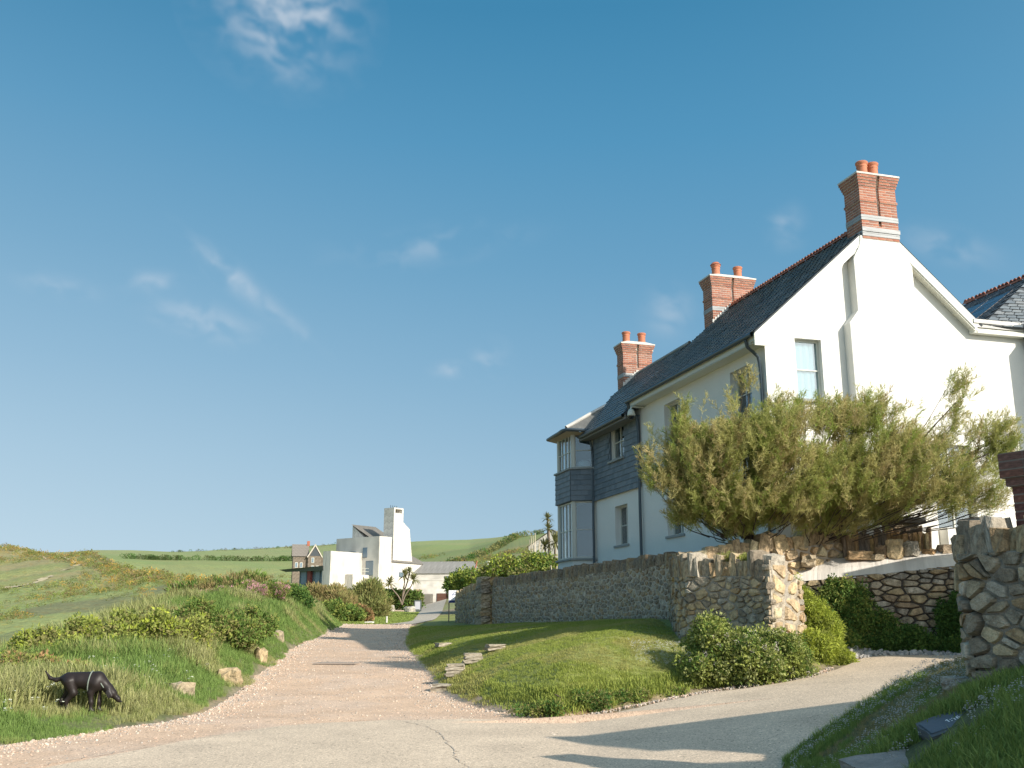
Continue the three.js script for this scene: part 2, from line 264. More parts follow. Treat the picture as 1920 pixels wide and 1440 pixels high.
function tintMix(a, b, t) { return [0, 1, 2].map(i => mix(a[i], b[i], t)); }
(() => {
  const az = []; for (let a = -180; a < -40; a += 5) az.push(a); for (let a = -40; a < -31; a += 1) az.push(a); for (let a = -31; a <= 31; a += 0.16) az.push(a); for (let a = 32; a < 40; a += 1) az.push(a); for (let a = 40; a <= 180; a += 5) az.push(a);
  const rs = [0.4]; while (rs[rs.length - 1] < 1700) rs.push(rs[rs.length - 1] * (rs[rs.length - 1] < 5 ? 1.25 : rs[rs.length - 1] < 100 ? 1.018 : 1.014) + 0.001);
  const P = [], U = [], Cc = [], I = [], n = az.length;
  for (const r of rs) for (const a of az) {
    const x = r * Math.sin(a * Math.PI / 180), D = r * Math.cos(a * Math.PI / 180);
    P.push(x, H(x, D), -D); U.push(x / 5, D / 5); Cc.push(...groundColor(x, D));
  }
  for (let j = 0; j < rs.length - 1; j++) for (let i = 0; i < n - 1; i++) { const k = j * n + i; I.push(k, k + 1, k + n, k + 1, k + n + 1, k + n); }
  const g = new THREE.BufferGeometry(); g.setAttribute('position', new THREE.Float32BufferAttribute(P, 3)); g.setAttribute('uv', new THREE.Float32BufferAttribute(U, 2)); g.setAttribute('color', new THREE.Float32BufferAttribute(Cc, 3)); g.setIndex(I); g.computeVertexNormals();
  struct('ground', g, new THREE.MeshStandardMaterial({ vertexColors: true, map: T.turf, roughness: 0.95, bumpMap: T.lumps, bumpScale: 0.04 }));
})();

// sheets laid on the ground between two edges
function sheet(name, left, right, D0, D1, n, m, up, mat, us = 4) {
  const P = [], U = [], I = [];
  for (let j = 0; j <= n; j++) { const D = mix(D0, D1, j / n), a = left(D), b = right(D); for (let i = 0; i <= m; i++) { const x = mix(a, b, i / m); P.push(x, H(x, D) + up, -D); U.push(x / us, D / us); } }
  for (let j = 0; j < n; j++) for (let i = 0; i < m; i++) { const k = j * (m + 1) + i; I.push(k, k + 1, k + m + 1, k + 1, k + m + 2, k + m + 1); }
  const g = new THREE.BufferGeometry(); g.setAttribute('position', new THREE.Float32BufferAttribute(P, 3)); g.setAttribute('uv', new THREE.Float32BufferAttribute(U, 2)); g.setIndex(I); g.computeVertexNormals();
  return struct(name, g, mat);
}
const footX = D => lerpT(FOOT.map(([x, d]) => [d, x]), D), footD = x => x < 1.2 ? 2.5 : Math.max(2.5, lerpT(FOOT, x));
const wob = (D, s, a) => (fbm(D * 0.9, s, 1, 3) - 0.5) * a;
const SANDM = new THREE.MeshStandardMaterial({ map: T.sand, roughness: 0.95, bumpMap: T.lumps, bumpScale: 0.01 }); SANDM.color.setRGB(0.92, 0.88, 0.87);
const TARM = new THREE.MeshStandardMaterial({ map: T.tar, roughness: 0.92, bumpMap: T.grain, bumpScale: 0.003 }); TARM.color.setRGB(1.06, 0.975, 0.915);
const TARD = new THREE.MeshStandardMaterial({ map: T.tar, roughness: 0.9, bumpMap: T.grain, bumpScale: 0.003 }); TARD.color.setRGB(0.75, 0.75, 0.76);
sheet('gravel_track', D => xl(D) + 0.02 + wob(D, 1, 0.25), D => D < 16.6 ? Math.min(7, footX(D)) : xr(D) + 0.2 + wob(D, 5, 0.35), 8, 57.5, 220, 30, 0.012, SANDM);
// the made-up road in front and the drive that leaves it to the right
const tarFar = x => lerpT([[-6, 9], [-5.2, 11.5], [-4.4, 14.2], [-3.6, 16.3], [-2, 17.2], [-0.2, 17.3], [0.6, 16.6], [1.4, 16.9], [2.4, 18.0], [3.6, 18.75], [5.6, 19.1], [6.6, 20.3], [7.4, 21.5], [12, 21.4]], x);
(() => {
  const P = [], U = [], I = [], m = 110, n = 60;
  for (let i = 0; i <= m; i++) { const x = mix(-5.8, 11, i / m), d1 = tarFar(x) + (fbm(x * 1.4, 3, 2, 4) - 0.5) * 0.5, d0 = Math.min(footD(x) - 0.1, d1 - 0.05); for (let j = 0; j <= n; j++) { const D = mix(d0, d1, j / n); P.push(x, H(x, D) + 0.03, -D); U.push(x / 4, D / 4); } }
  for (let i = 0; i < m; i++) for (let j = 0; j < n; j++) { const k = i * (n + 1) + j; I.push(k, k + n + 1, k + 1, k + 1, k + n + 1, k + n + 2); }
  const g = new THREE.BufferGeometry(); g.setAttribute('position', new THREE.Float32BufferAttribute(P, 3)); g.setAttribute('uv', new THREE.Float32BufferAttribute(U, 2)); g.setIndex(I); g.computeVertexNormals();
  struct('road', g, TARM);
})();
sheet('far_drive', D => lerpT([[55, -6.6], [60, -6.9], [70, -6.95], [95, -8.7], [130, -11.5], [150, -13]], D), D => lerpT([[55, -5.2], [60, -5.35], [70, -5.65], [95, -6.5], [130, -8.5], [150, -9.6]], D), 55.5, 147, 80, 8, 0.05, TARD);
// the mended joint that wanders across the road
for (const P0 of [[[-2.0, 17.3], [-1.6, 16.6], [-1.15, 15.6], [-0.95, 14.6], [-0.78, 13.4], [-0.62, 12.2], [-0.35, 11.2], [-0.2, 10]], [[-5.4, 11.6], [-5.0, 12.8], [-4.5, 14.0], [-4.1, 15.1], [-3.7, 16.0]]]) {
  const c = new THREE.CatmullRomCurve3(P0.map(([x, d]) => new THREE.Vector3(x, 0, d))), q = [], r = rng(P0.length), f = i => { const p = c.getPointAt(i / 90), t = c.getTangentAt(i / 90), w = 0.002 + 0.009 * vnoise(i * 0.7, P0.length, 3), o = (vnoise(i * 0.9, 4, P0.length) - 0.5) * 0.08; return [[p.x - t.z * w + o, H(p.x, p.z) + 0.036, -(p.z + t.x * w)], [p.x + t.z * w + o, H(p.x, p.z) + 0.036, -(p.z - t.x * w)]]; };
  for (let i = 0; i < 90; i++) { const a = f(i), b = f(i + 1); q.push([a[0], a[1], b[1], b[0]]); } struct('road_joint', polyGeo(q), M([0.47, 0.40, 0.325], 0.95));
}
// worn paths on the headland
for (const [P0, w0] of [[[[-0.475, 372], [-0.462, 355], [-0.449, 340], [-0.436, 325], [-0.427, 314]], 0.6], [[[-0.52, 252], [-0.50, 256], [-0.482, 262], [-0.466, 270], [-0.455, 280]], 1.3], [[[-0.446, 300], [-0.436, 303], [-0.428, 309]], 1.0]]) {
  const c = new THREE.CatmullRomCurve3(P0.map(([t, d]) => new THREE.Vector3(t * d, 0, d))), q = [], n = 90, f = i => { const p = c.getPointAt(i / n), t = c.getTangentAt(i / n), w = w0 * (0.35 + 0.9 * vnoise(i * 0.6, w0, 5)) * Math.min(1, i / 4, (n - i) / 4); return [-1, 1].map(s => { const x = p.x + s * t.z * w, d = p.z - s * t.x * w; return [x, H(x, d) + 0.14, -d]; }); };
  for (let i = 0; i < n; i++) { const a = f(i), b = f(i + 1); q.push([a[0], a[1], b[1], b[0]]); } struct('footpath', polyGeo(q), M([0.40, 0.34, 0.22], 1));
}
sheet('gravel_forecourt', D => -24, D => lerpT([[112, -9], [126, -9.2]], D), 112, 126, 10, 20, 0.04, SANDM);
// ---------- stone walling ----------
const stoneMats = (tones) => tones.map(c => M(c.map((v, i) => Math.min(0.72, v * [1.36, 1.34, 1.30][i])), 0.92, { map: T.stone, bumpMap: T.lumps, bumpScale: 0.012 }));
const BUFF = stoneMats([[0.42, 0.34, 0.22], [0.36, 0.31, 0.23], [0.31, 0.28, 0.23], [0.46, 0.38, 0.26], [0.28, 0.25, 0.205], [0.35, 0.26, 0.16], [0.38, 0.36, 0.32], [0.24, 0.21, 0.17]]);
const GREY = stoneMats([[0.38, 0.33, 0.26], [0.32, 0.28, 0.23], [0.42, 0.36, 0.27], [0.27, 0.24, 0.20], [0.40, 0.31, 0.20], [0.46, 0.42, 0.36], [0.34, 0.26, 0.18], [0.30, 0.28, 0.25]]);
const DARKST = stoneMats([[0.25, 0.22, 0.18], [0.31, 0.26, 0.20], [0.21, 0.19, 0.16], [0.36, 0.30, 0.21], [0.28, 0.23, 0.17]]);
const WARM = stoneMats([[0.55, 0.43, 0.28], [0.48, 0.38, 0.26], [0.58, 0.48, 0.34], [0.42, 0.33, 0.22], [0.50, 0.36, 0.22]]);
const RUST = stoneMats([[0.40, 0.27, 0.15], [0.33, 0.24, 0.16], [0.45, 0.33, 0.17], [0.26, 0.21, 0.17], [0.36, 0.31, 0.20], [0.22, 0.19, 0.17]]);
const MORTAR = M([0.60, 0.53, 0.43], 0.97, { map: T.speckle, bumpMap: T.lumps, bumpScale: 0.02 });
const EARTHM = M([0.09, 0.075, 0.06], 1, { map: T.speckle, bumpMap: T.lumps, bumpScale: 0.02 });
// a path in plan ([x, D] points): u metres along it -> place and the outward side (left of travel)
function pathMap(pts) {
  const L = [0]; for (let i = 1; i < pts.length; i++) L.push(L[i - 1] + Math.hypot(pts[i][0] - pts[i - 1][0], pts[i][1] - pts[i - 1][1]));
  const nrm = i => { const a = pts[Math.max(0, i)], b = pts[Math.min(pts.length - 1, i + 1)], l = Math.hypot(b[0] - a[0], b[1] - a[1]); return [-(b[1] - a[1]) / l, (b[0] - a[0]) / l]; };
  const at = u => {
    let i = 1; while (i < L.length - 1 && u > L[i]) i++; const t = (u - L[i - 1]) / (L[i] - L[i - 1]), a = pts[i - 1], b = pts[i];
    const n0 = i > 1 ? nrm(i - 2) : nrm(i - 1), n1 = nrm(i - 1), n2 = i < L.length - 1 ? nrm(i) : n1, v = [n0[0] + n1[0], n0[1] + n1[1]], w = [n1[0] + n2[0], n1[1] + n2[1]];
    const k = clamp(t, 0, 1), q = [mix(v[0], w[0], k), mix(v[1], w[1], k)], ql = Math.hypot(...q); return [mix(a[0], b[0], t), mix(a[1], b[1], t), -q[0] / ql * SIDE.s, -q[1] / ql * SIDE.s];
  };
  return { L: L[L.length - 1], at };
}
const SIDE = { s: 1 };
function wallMap(pts, side = 1) { SIDE.s = side; const p = pathMap(pts), f = []; const n = Math.max(2, Math.ceil(p.L / 0.05)); for (let i = 0; i <= n; i++) f.push(p.at(p.L * i / n)); const at = u => { const k = clamp(u / p.L, 0, 1) * n, i = Math.min(n - 1, Math.floor(k)), t = k - i; return [0, 1, 2, 3].map(j => mix(f[i][j], f[i + 1][j], t)); }; return { L: p.L, at, pos: (u, v, w) => { const q = at(u); return [q[0] + q[2] * w, v, -(q[1] + q[3] * w)]; } }; }
function voronoiCells(L, lo, hi, cw, ch, seed, drop = 0.14, jit = 0.85) {
  const r = rng(seed), k = cw / ch, nx = Math.ceil(L / cw) + 2, ylo = lo, ny = Math.ceil((hi - lo) / ch) + 2, pts = [];
  for (let j = -1; j < ny; j++) for (let i = -1; i < nx; i++) { const d = r(), a = r(), b = r(); if (d < drop) continue; pts.push([(i + 0.5 + (a - 0.5) * jit + (j % 2 ? 0.5 : 0)) * cw, (ylo + (j + 0.5 + (b - 0.5) * jit) * ch) * k]); }
  const cells = [];
  for (const p of pts) {
    if (p[0] < -cw || p[0] > L + cw) continue;
    let poly = [[p[0] - 2 * cw, p[1] - 2 * cw], [p[0] + 2 * cw, p[1] - 2 * cw], [p[0] + 2 * cw, p[1] + 2 * cw], [p[0] - 2 * cw, p[1] + 2 * cw]];
    const clip = (mx, my, nx2, ny2) => { const out = []; for (let i = 0; i < poly.length; i++) { const a = poly[i], b = poly[(i + 1) % poly.length], da = (a[0] - mx) * nx2 + (a[1] - my) * ny2, db = (b[0] - mx) * nx2 + (b[1] - my) * ny2; if (da <= 0) out.push(a); if (da * db < 0) { const t = da / (da - db); out.push([mix(a[0], b[0], t), mix(a[1], b[1], t)]); } } poly = out; };
    for (const q of pts) { const dx = q[0] - p[0], dy = q[1] - p[1]; if ((dx || dy) && Math.abs(dx) < 3.4 * cw && Math.abs(dy) < 3.4 * cw) { clip((p[0] + q[0]) / 2, (p[1] + q[1]) / 2, dx, dy); if (poly.length < 3) break; } }
    clip(0, 0, -1, 0); if (poly.length > 2) clip(L, 0, 1, 0);
    if (poly.length > 2) cells.push(poly.map(([x, y]) => [x, y / k]));
  }
  return cells;
}
// faces a wall with stones; those past the limit go into one joined part
function faceStones(group, map, lo, hi, cw, ch, gap, depth, mats, seed, limit = 300, o = {}) {
  const r = rng(seed + 7), mx = Math.max(...[0, 0.25, 0.5, 0.75, 1].map(t => hi(t * map.L))), mn = Math.min(...[0, 0.25, 0.5, 0.75, 1].map(t => lo(t * map.L))), made = [];
  for (let poly of voronoiCells(map.L, mn, mx, cw, ch, seed, o.drop, o.jit)) {
    const cx = poly.reduce((s, p) => s + p[0], 0) / poly.length, top = hi(clamp(cx, 0, map.L)), bot = lo(clamp(cx, 0, map.L));
    poly = poly.map(([x, y]) => [x, clamp(y, bot, top)]); let area = 0; poly.forEach((p, i) => { const q = poly[(i + 1) % poly.length]; area += p[0] * q[1] - q[0] * p[1]; }); area = Math.abs(area) / 2; if (area < cw * ch * 0.12) continue;
    const ctr = [0, 1].map(i => poly.reduce((s, p) => s + p[i], 0) / poly.length), size = Math.sqrt(area), ins = 1 - gap / size * 1.5;
    let ring = []; poly.forEach((p, i) => { const a = poly[(i + poly.length - 1) % poly.length], b = poly[(i + 1) % poly.length]; const la = Math.hypot(a[0] - p[0], a[1] - p[1]), lb = Math.hypot(b[0] - p[0], b[1] - p[1]); if (la < size * 0.12) return; const c = 0.15; ring.push([mix(p[0], a[0], c), mix(p[1], a[1], c)], [mix(p[0], b[0], c), mix(p[1], b[1], c)]); });
    if (ring.length < 5) continue; if (ring.length > 14) ring = ring.filter((_, i) => i % 2 === 0 || i < 8);
    ring = ring.map(p => [ctr[0] + (p[0] - ctr[0]) * ins + (r() - 0.5) * gap * 0.7, ctr[1] + (p[1] - ctr[1]) * ins + (r() - 0.5) * gap * 0.7]);
    const d = depth * (0.55 + 0.75 * r()), tx = (r() - 0.5) * 0.5 * d / cw, ty = (r() - 0.5) * 0.5 * d / ch, front = ring.map(p => [ctr[0] + (p[0] - ctr[0]) * 0.80, ctr[1] + (p[1] - ctr[1]) * 0.80]);
    const P = [], U = [], put = (p, w) => { P.push(...map.pos(p[0], p[1], w)); U.push(p[0] * 2.2 + cx * 1.7, p[1] * 2.2); }, wf = p => d + (p[0] - ctr[0]) * tx + (p[1] - ctr[1]) * ty, n = ring.length, jit = front.map(p => wf(p) + (r() - 0.5) * d * 0.25);
    for (let i = 0; i < n; i++) { const j = (i + 1) % n; put(ring[i], -0.02); put(ring[j], -0.02); put(front[j], jit[j]); put(ring[i], -0.02); put(front[j], jit[j]); put(front[i], jit[i]); put(ctr, d * 1.06); put(front[i], jit[i]); put(front[j], jit[j]); }
    const g = new THREE.BufferGeometry(); g.setAttribute('position', new THREE.Float32BufferAttribute(P, 3)); g.setAttribute('uv', new THREE.Float32BufferAttribute(U, 2)); g.computeVertexNormals();
    const w = map.pos(ctr[0], ctr[1], 0); made.push({ g, show: size / Math.max(1, -w[2]), m: mats[Math.floor(r() * mats.length)] });
  }
  made.sort((a, b) => b.show - a.show);
  made.slice(0, limit).forEach(s => part(group, 'stone', s.g, s.m));
  if (made.length > limit) mats.forEach((m, i) => { const rest = made.slice(limit).filter(s => s.m === m).map(s => s.g); if (rest.length) part(group, 'small_stones', join(rest), m, true); });
}
function wallBody(group, name, map, lo, hi, th, mat) {
  const n = Math.max(4, Math.ceil(map.L / 0.4)), q = []; const f = [];
  for (let i = 0; i <= n; i++) { const u = map.L * i / n; f.push([map.pos(u, lo(u), 0), map.pos(u, hi(u), 0), map.pos(u, hi(u), -th), map.pos(u, lo(u), -th)]); }
  for (let i = 0; i < n; i++) for (let k = 0; k < 3; k++) q.push([f[i][k], f[i][k + 1], f[i + 1][k + 1], f[i + 1][k]]);
  q.push(f[0], f[n].slice().reverse());
  return part(group, name, polyGeo(q), mat);
}
function coping(group, name, map, top, th, step, h, mats, seed, lean = 0.15, range) {
  const r = rng(seed); let u = range ? range[0] : 0.03;
  while (u < (range ? range[1] : map.L) - step * 0.4) {
    const w = step * (0.65 + 0.75 * r()), hh = h * (0.62 + 0.62 * r()), q = map.at(u + w / 2), p = map.pos(u + w / 2, top(u) + hh * 0.42, -th / 2 + (r() - 0.5) * 0.06);
    const m = part(group, name, SLAB[Math.floor(r() * SLAB.length)], mats[Math.floor(r() * mats.length)]);
    m.position.set(...p); m.scale.set(w * 1.12, hh * 1.08, th * (0.9 + 0.25 * r())); m.rotation.order = 'YXZ'; m.rotation.set((r() - 0.5) * 0.2, Math.atan2(q[2], -q[3]) + (r() - 0.5) * 0.2, (r() - 0.5) * 2 * lean); u += w;
  }
}

// ---------- the white house: local x along the gable, local z towards the camera, y measured from its foot ----------
const AZ = 16 * Math.PI / 180, HB = 2.9;
const house = thing('white_house', 'white rendered house with slate roof and brick chimneys behind the stone wall', 'house', [6.32, HB, -24], AZ);
const hy = y => y - HB;
const WHITE = M([0.80, 0.785, 0.745], 0.9, { map: T.stain, bumpMap: T.grain, bumpScale: 0.002 });
const PAINT = M([0.66, 0.66, 0.58], 0.55), FRAME = M([0.56, 0.56, 0.50], 0.5), SILLM = M([0.36, 0.37, 0.36], 0.7, { map: T.speckle }), GUTTER = M([0.055, 0.075, 0.09], 0.4), LEAD = M([0.40, 0.41, 0.41], 0.6, { map: T.blot }), LEADL = M([0.70, 0.68, 0.63], 0.7, { map: T.blot });
const GLASS = new THREE.MeshPhysicalMaterial({ transmission: 1, thickness: 0, ior: 2.1, roughness: 0.02, color: 0xd8e4e8 });
const DARK_BACKING = M([0.045, 0.055, 0.065], 0.95), CURTAIN = M([0.84, 0.85, 0.85], 0.95);
const SLATES = [[0.215, 0.245, 0.265], [0.25, 0.275, 0.29], [0.185, 0.215, 0.238], [0.285, 0.30, 0.308]].map(c => M(c, 0.45, { map: T.slate }));
const HUNG = [[0.19, 0.23, 0.265], [0.215, 0.255, 0.29], [0.16, 0.20, 0.235]].map(c => M(c, 0.62, { map: T.slate }));
const extr = (pts, holes, depth) => { const s = new THREE.Shape(pts.map(p => new THREE.Vector2(...p))); for (const h of holes) s.holes.push(new THREE.Path(h.map(p => new THREE.Vector2(...p)))); return new THREE.ExtrudeGeometry(s, { depth, bevelEnabled: false }); };
const rect = (a, b, c, d) => [[a, c], [b, c], [b, d], [a, d]];
// gable wall (t, y); front face at z = 0
const gWin = [0.86, 1.62, hy(7.0), hy(8.58)], gDoor = [4.63, 5.85, hy(3.85), hy(6.05)];
part(house, 'gable_wall', extr([[0, -0.6], [8.1, -0.6], [8.1, hy(9.28)], [6.25, hy(9.28)], [3.42, hy(11.86)], [0, hy(8.5)]], [rect(...gWin), rect(...gDoor)], 0.3).translate(0, 0, -0.3), WHITE);
// long wall (s, y); front face at x = 0
const wA = [0.75, 1.85, hy(6.72), hy(8.04)], wB = [4.92, 6.05, hy(6.70), hy(8.04)], wC = [5.02, 6.10, hy(4.06), hy(5.36)], wD = [0.75, 1.85, hy(4.06), hy(5.36)], wE = [9.15, 10.25, hy(4.07), hy(5.38)], wF = [9.22, 10.4, hy(6.95), hy(8.2)];
const longWall = extr([[0.3, -0.6], [15.2, -0.6], [15.2, hy(8.3)], [7.9, hy(8.3)], [7.9, hy(8.5)], [0.3, hy(8.5)]], [wA, wB, wC, wD, wE, wF].map(w => rect(...w)), 0.35);
longWall.applyMatrix4(new THREE.Matrix4().set(0, 0, 1, 0, 0, 1, 0, 0, -1, 0, 0, 0, 0, 0, 0, 1));
part(house, 'long_wall', longWall, WHITE);
part(house, 'back_wall', join([box(0.3, hy(9.2) + 0.6, 15, 7.9, (hy(9.2) - 0.6) / 2, -7.9), box(7.8, hy(8.5) + 0.6, 0.3, 4, (hy(8.5) - 0.6) / 2, -15.1)]), WHITE);
part(house, 'right_wing_wall', join([box(6, hy(9.3) + 0.6, 6, 11.1, (hy(9.3) - 0.6) / 2, -1.9)]), WHITE);  // front stands out of view, brought forward to shade the gable end
// chimney breast on the gable
part(house, 'chimney_breast', (() => { const s = new THREE.Shape(); s.moveTo(2.33, -0.6); s.lineTo(4.36, -0.6); s.lineTo(4.36, hy(10.72)); s.bezierCurveTo(4.28, hy(10.95), 4.06, hy(11.0), 4.03, hy(11.45)); s.lineTo(2.86, hy(11.45)); s.bezierCurveTo(2.84, hy(11.05), 2.66, hy(10.98), 2.60, hy(10.75)); s.lineTo(2.60, hy(9.36)); s.lineTo(2.33, hy(9.02)); s.closePath(); return new THREE.ExtrudeGeometry(s, { depth: 0.28, bevelEnabled: true, bevelSize: 0.012, bevelThickness: 0.012, bevelSegments: 1, curveSegments: 8 }).translate(0, 0, 0.0); })(), WHITE);
// windows: frame with sill, panes, a near-black box whose colour stands in for an unlit interior
function window_(parent, place, w, h, cols, rows, o = {}) {
  const g = new THREE.Group(); g.name = 'window'; place(g); parent.add(g);
  const f = 0.055, bars = [box(w, f, 0.06, 0, h / 2 - f / 2, 0), box(w, f, 0.06, 0, -h / 2 + f / 2, 0), box(f, h - 2 * f, 0.06, -w / 2 + f / 2, 0, 0), box(f, h - 2 * f, 0.06, w / 2 - f / 2, 0, 0)];
  for (let i = 1; i < cols; i++) bars.push(box(0.04, h - 2 * f, 0.05, -w / 2 + w * i / cols, 0, 0));
  for (let j = 1; j < rows; j++) bars.push(box(w - 2 * f, 0.03, 0.045, 0, -h / 2 + h * j / rows, 0));
  const fr = part(g, 'frame', join(bars), FRAME);
  for (let i = 0; i < cols; i++) for (let j = 0; j < rows; j++) part(g, 'pane', box(w / cols - 0.045, h / rows - 0.04, 0.006, -w / 2 + w * (i + 0.5) / cols, -h / 2 + h * (j + 0.5) / rows, -0.005), GLASS);
  if (!o.open) part(g, 'dark_backing', polyGeo([[[-w / 2, -h / 2, -0.5], [w / 2, -h / 2, -0.5], [w / 2, h / 2, -0.5], [-w / 2, h / 2, -0.5]], [[-w / 2, -h / 2, -0.5], [-w / 2, h / 2, -0.5], [-w / 2, h / 2, -0.04], [-w / 2, -h / 2, -0.04]], [[w / 2, -h / 2, -0.5], [w / 2, h / 2, -0.5], [w / 2, h / 2, -0.04], [w / 2, -h / 2, -0.04]], [[-w / 2, h / 2, -0.5], [w / 2, h / 2, -0.5], [w / 2, h / 2, -0.04], [-w / 2, h / 2, -0.04]], [[-w / 2, -h / 2, -0.5], [w / 2, -h / 2, -0.5], [w / 2, -h / 2, -0.04], [-w / 2, -h / 2, -0.04]]]), DARK_BACKING);
  if (o.curtain) { const [a, b, c = -h / 2, d = h / 2] = o.curtain, P = []; const n = 16; for (let i = 0; i < n; i++) { const x0 = mix(a, b, i / n), x1 = mix(a, b, (i + 1) / n), z0 = -0.05 + 0.012 * Math.sin(i * 1.6), z1 = -0.05 + 0.012 * Math.sin((i + 1) * 1.6); P.push([[x0, c, z0], [x1, c, z1], [x1, d, z1], [x0, d, z0]]); } part(g, 'curtain', polyGeo(P), CURTAIN); }
  if (o.sill) part(g, 'sill', box(w + 0.18, 0.07, 0.30, 0, -h / 2 - 0.04, 0.12), SILLM);
  return g;
}
const onLong = (w, inset = 0.22) => g => { g.position.set(inset, (w[2] + w[3]) / 2, -(w[0] + w[1]) / 2); g.rotation.y = -Math.PI / 2; };
const onGable = (w, inset = 0.16) => g => g.position.set((w[0] + w[1]) / 2, (w[2] + w[3]) / 2, -inset);
const ww = w => [w[1] - w[0], w[3] - w[2]];
window_(house, onLong(wA), ...ww(wA), 2, 2, { sill: 1, curtain: [0.05, 0.5] });
window_(house, onLong(wB), ...ww(wB), 2, 2, { sill: 1, curtain: [0.02, 0.52] });
window_(house, onLong(wC), ...ww(wC), 2, 2, { sill: 1, curtain: [0.0, 0.5] });
window_(house, onLong(wD), ...ww(wD), 2, 2, { sill: 1 });
window_(house, onLong(wE), ...ww(wE), 2, 2, { sill: 1, curtain: [0.05, 0.52] });
window_(house, onLong(wF, 0.12), ...ww(wF), 2, 2, { sill: 1, curtain: [0.08, 0.5, -0.6, 0.1] });
window_(house, onGable(gWin), ...ww(gWin), 1, 2, { sill: 1, curtain: [-0.36, 0.36] });
window_(house, onGable(gDoor), ...ww(gDoor), 2, 1, {});
// roof: slates laid in courses on a slope between two lines, given in (t, y, z)
function slateSlope(parent, name, quad, course, wide, seed, mats = SLATES) { // quad: eave0, eave1, ridge1, ridge0
  const r = rng(seed), [A, B, C, Dq] = quad.map(p => new THREE.Vector3(...p)), out = mats.map(() => []), up = new THREE.Vector3(), along = new THREE.Vector3(), nrm = new THREE.Vector3().crossVectors(B.clone().sub(A), Dq.clone().sub(A)).normalize(); if (nrm.y < 0) nrm.negate();
  const slope = Math.max(A.distanceTo(Dq), B.distanceTo(C)), n = Math.max(1, Math.round(slope / course));
  for (let i = 0; i < n; i++) {
    const p0 = A.clone().lerp(Dq, i / n), p1 = B.clone().lerp(C, i / n), q0 = A.clone().lerp(Dq, Math.min(1, (i + 1.25) / n)), q1 = B.clone().lerp(C, Math.min(1, (i + 1.25) / n)), m = Math.max(1, Math.round(p0.distanceTo(p1) / wide));
    for (let k = 0; k < m; k++) {
      const o = i % 2 ? 0.5 : 0, t0 = clamp((k + o) / m + 0.004, 0, 1), t1 = clamp((k + 1 + o) / m - 0.004, 0, 1); if (t1 - t0 < 0.2 / m) continue;
      const lift = 0.026 + r() * 0.012, a = p0.clone().lerp(p1, t0).addScaledVector(nrm, lift), b = p0.clone().lerp(p1, t1).addScaledVector(nrm, lift + (r() - 0.5) * 0.004), c = q0.clone().lerp(q1, t1).addScaledVector(nrm, 0.003), d = q0.clone().lerp(q1, t0).addScaledVector(nrm, 0.003), a2 = a.clone().addScaledVector(nrm, -0.022), b2 = b.clone().addScaledVector(nrm, -0.022);
      const u = r() * 5, v = r() * 5; out[Math.floor(r() * mats.length)].push(polyGeo([[a, b, c, d].map(p => p.toArray()), [a2, b2, b, a].map(p => p.toArray())], [[[u, v], [u + 0.3, v], [u + 0.3, v + 0.3], [u, v + 0.3]], [[u, v], [u + 0.3, v], [u + 0.3, v], [u, v]]]));
    }
  }
  out.forEach((g, i) => g.length && part(parent, name, join(g), mats[i], true));
}
const EAVE = [-0.42, hy(8.58)], RIDGE = [3.42, hy(12.02)];
const roof = new THREE.Group(); roof.name = 'roof'; house.add(roof);
const deck = q => { const n = new THREE.Vector3(q[1][0] - q[0][0], q[1][1] - q[0][1], q[1][2] - q[0][2]).cross(new THREE.Vector3(q[3][0] - q[0][0], q[3][1] - q[0][1], q[3][2] - q[0][2])).normalize().multiplyScalar(0.05); if (n.y < 0) n.negate(); const lo = q.map(p => [p[0] - n.x, p[1] - n.y, p[2] - n.z]); return polyGeo([q, lo.slice().reverse(), ...q.map((p, i) => [p, q[(i + 1) % 4], lo[(i + 1) % 4], lo[i]])]); };
const DECKM = M([0.06, 0.07, 0.08], 0.9);
const mainL = [[EAVE[0], EAVE[1], 0.26], [EAVE[0], EAVE[1], -7.95], [RIDGE[0], RIDGE[1], -7.95], [RIDGE[0], RIDGE[1], 0.26]];
const mainR = [[6.45, hy(9.30), 0.26], [6.45, hy(9.30), -7.95], [RIDGE[0], RIDGE[1], -7.95], [RIDGE[0], RIDGE[1], 0.26]];
const lowL = [[-0.55, hy(8.12), -7.9], [-0.55, hy(8.12), -12.5], [0.9, hy(9.76), -12.5], [0.9, hy(9.76), -7.9]], lowU = [[0.9, hy(9.76), -7.9], [0.9, hy(9.76), -12.7], [1.88, hy(10.66), -12.3], [1.88, hy(10.66), -7.9]];
const lowB = [[4.6, hy(8.3), -7.9], [4.6, hy(8.3), -12.5], [1.88, hy(10.66), -12.3], [1.88, hy(10.66), -7.9]];
const wingL = [[6.45, hy(9.30), 0.2], [6.45, hy(9.30), -5.4], [9.3, hy(11.32), -3.6], [9.3, hy(11.32), -0.7]], wingR = [[12.2, hy(9.3), 0.9], [12.2, hy(9.3), -5.4], [9.3, hy(11.32), -3.6], [9.3, hy(11.32), -0.7]], wingF = [[6.45, hy(9.30), 0.2], [12.2, hy(9.30), 0.9], [9.32, hy(11.32), -0.7], [9.28, hy(11.32), -0.7]];
part(roof, 'roof_deck', join([mainL, mainR, lowL, lowU, lowB, wingL, wingR, wingF].map(deck)), DECKM);
slateSlope(roof, 'slates', mainL, 0.19, 0.27, 1); slateSlope(roof, 'slates', lowL, 0.19, 0.27, 2); slateSlope(roof, 'slates', lowU, 0.19, 0.27, 3); slateSlope(roof, 'slates', wingL, 0.2, 0.3, 4); slateSlope(roof, 'slates', wingF, 0.2, 0.3, 14);
part(roof, 'roof_gable', polyGeo([[[1.0, hy(9.7), -7.94], [5.8, hy(9.8), -7.94], [3.42, hy(11.98), -7.94]]]), WHITE);
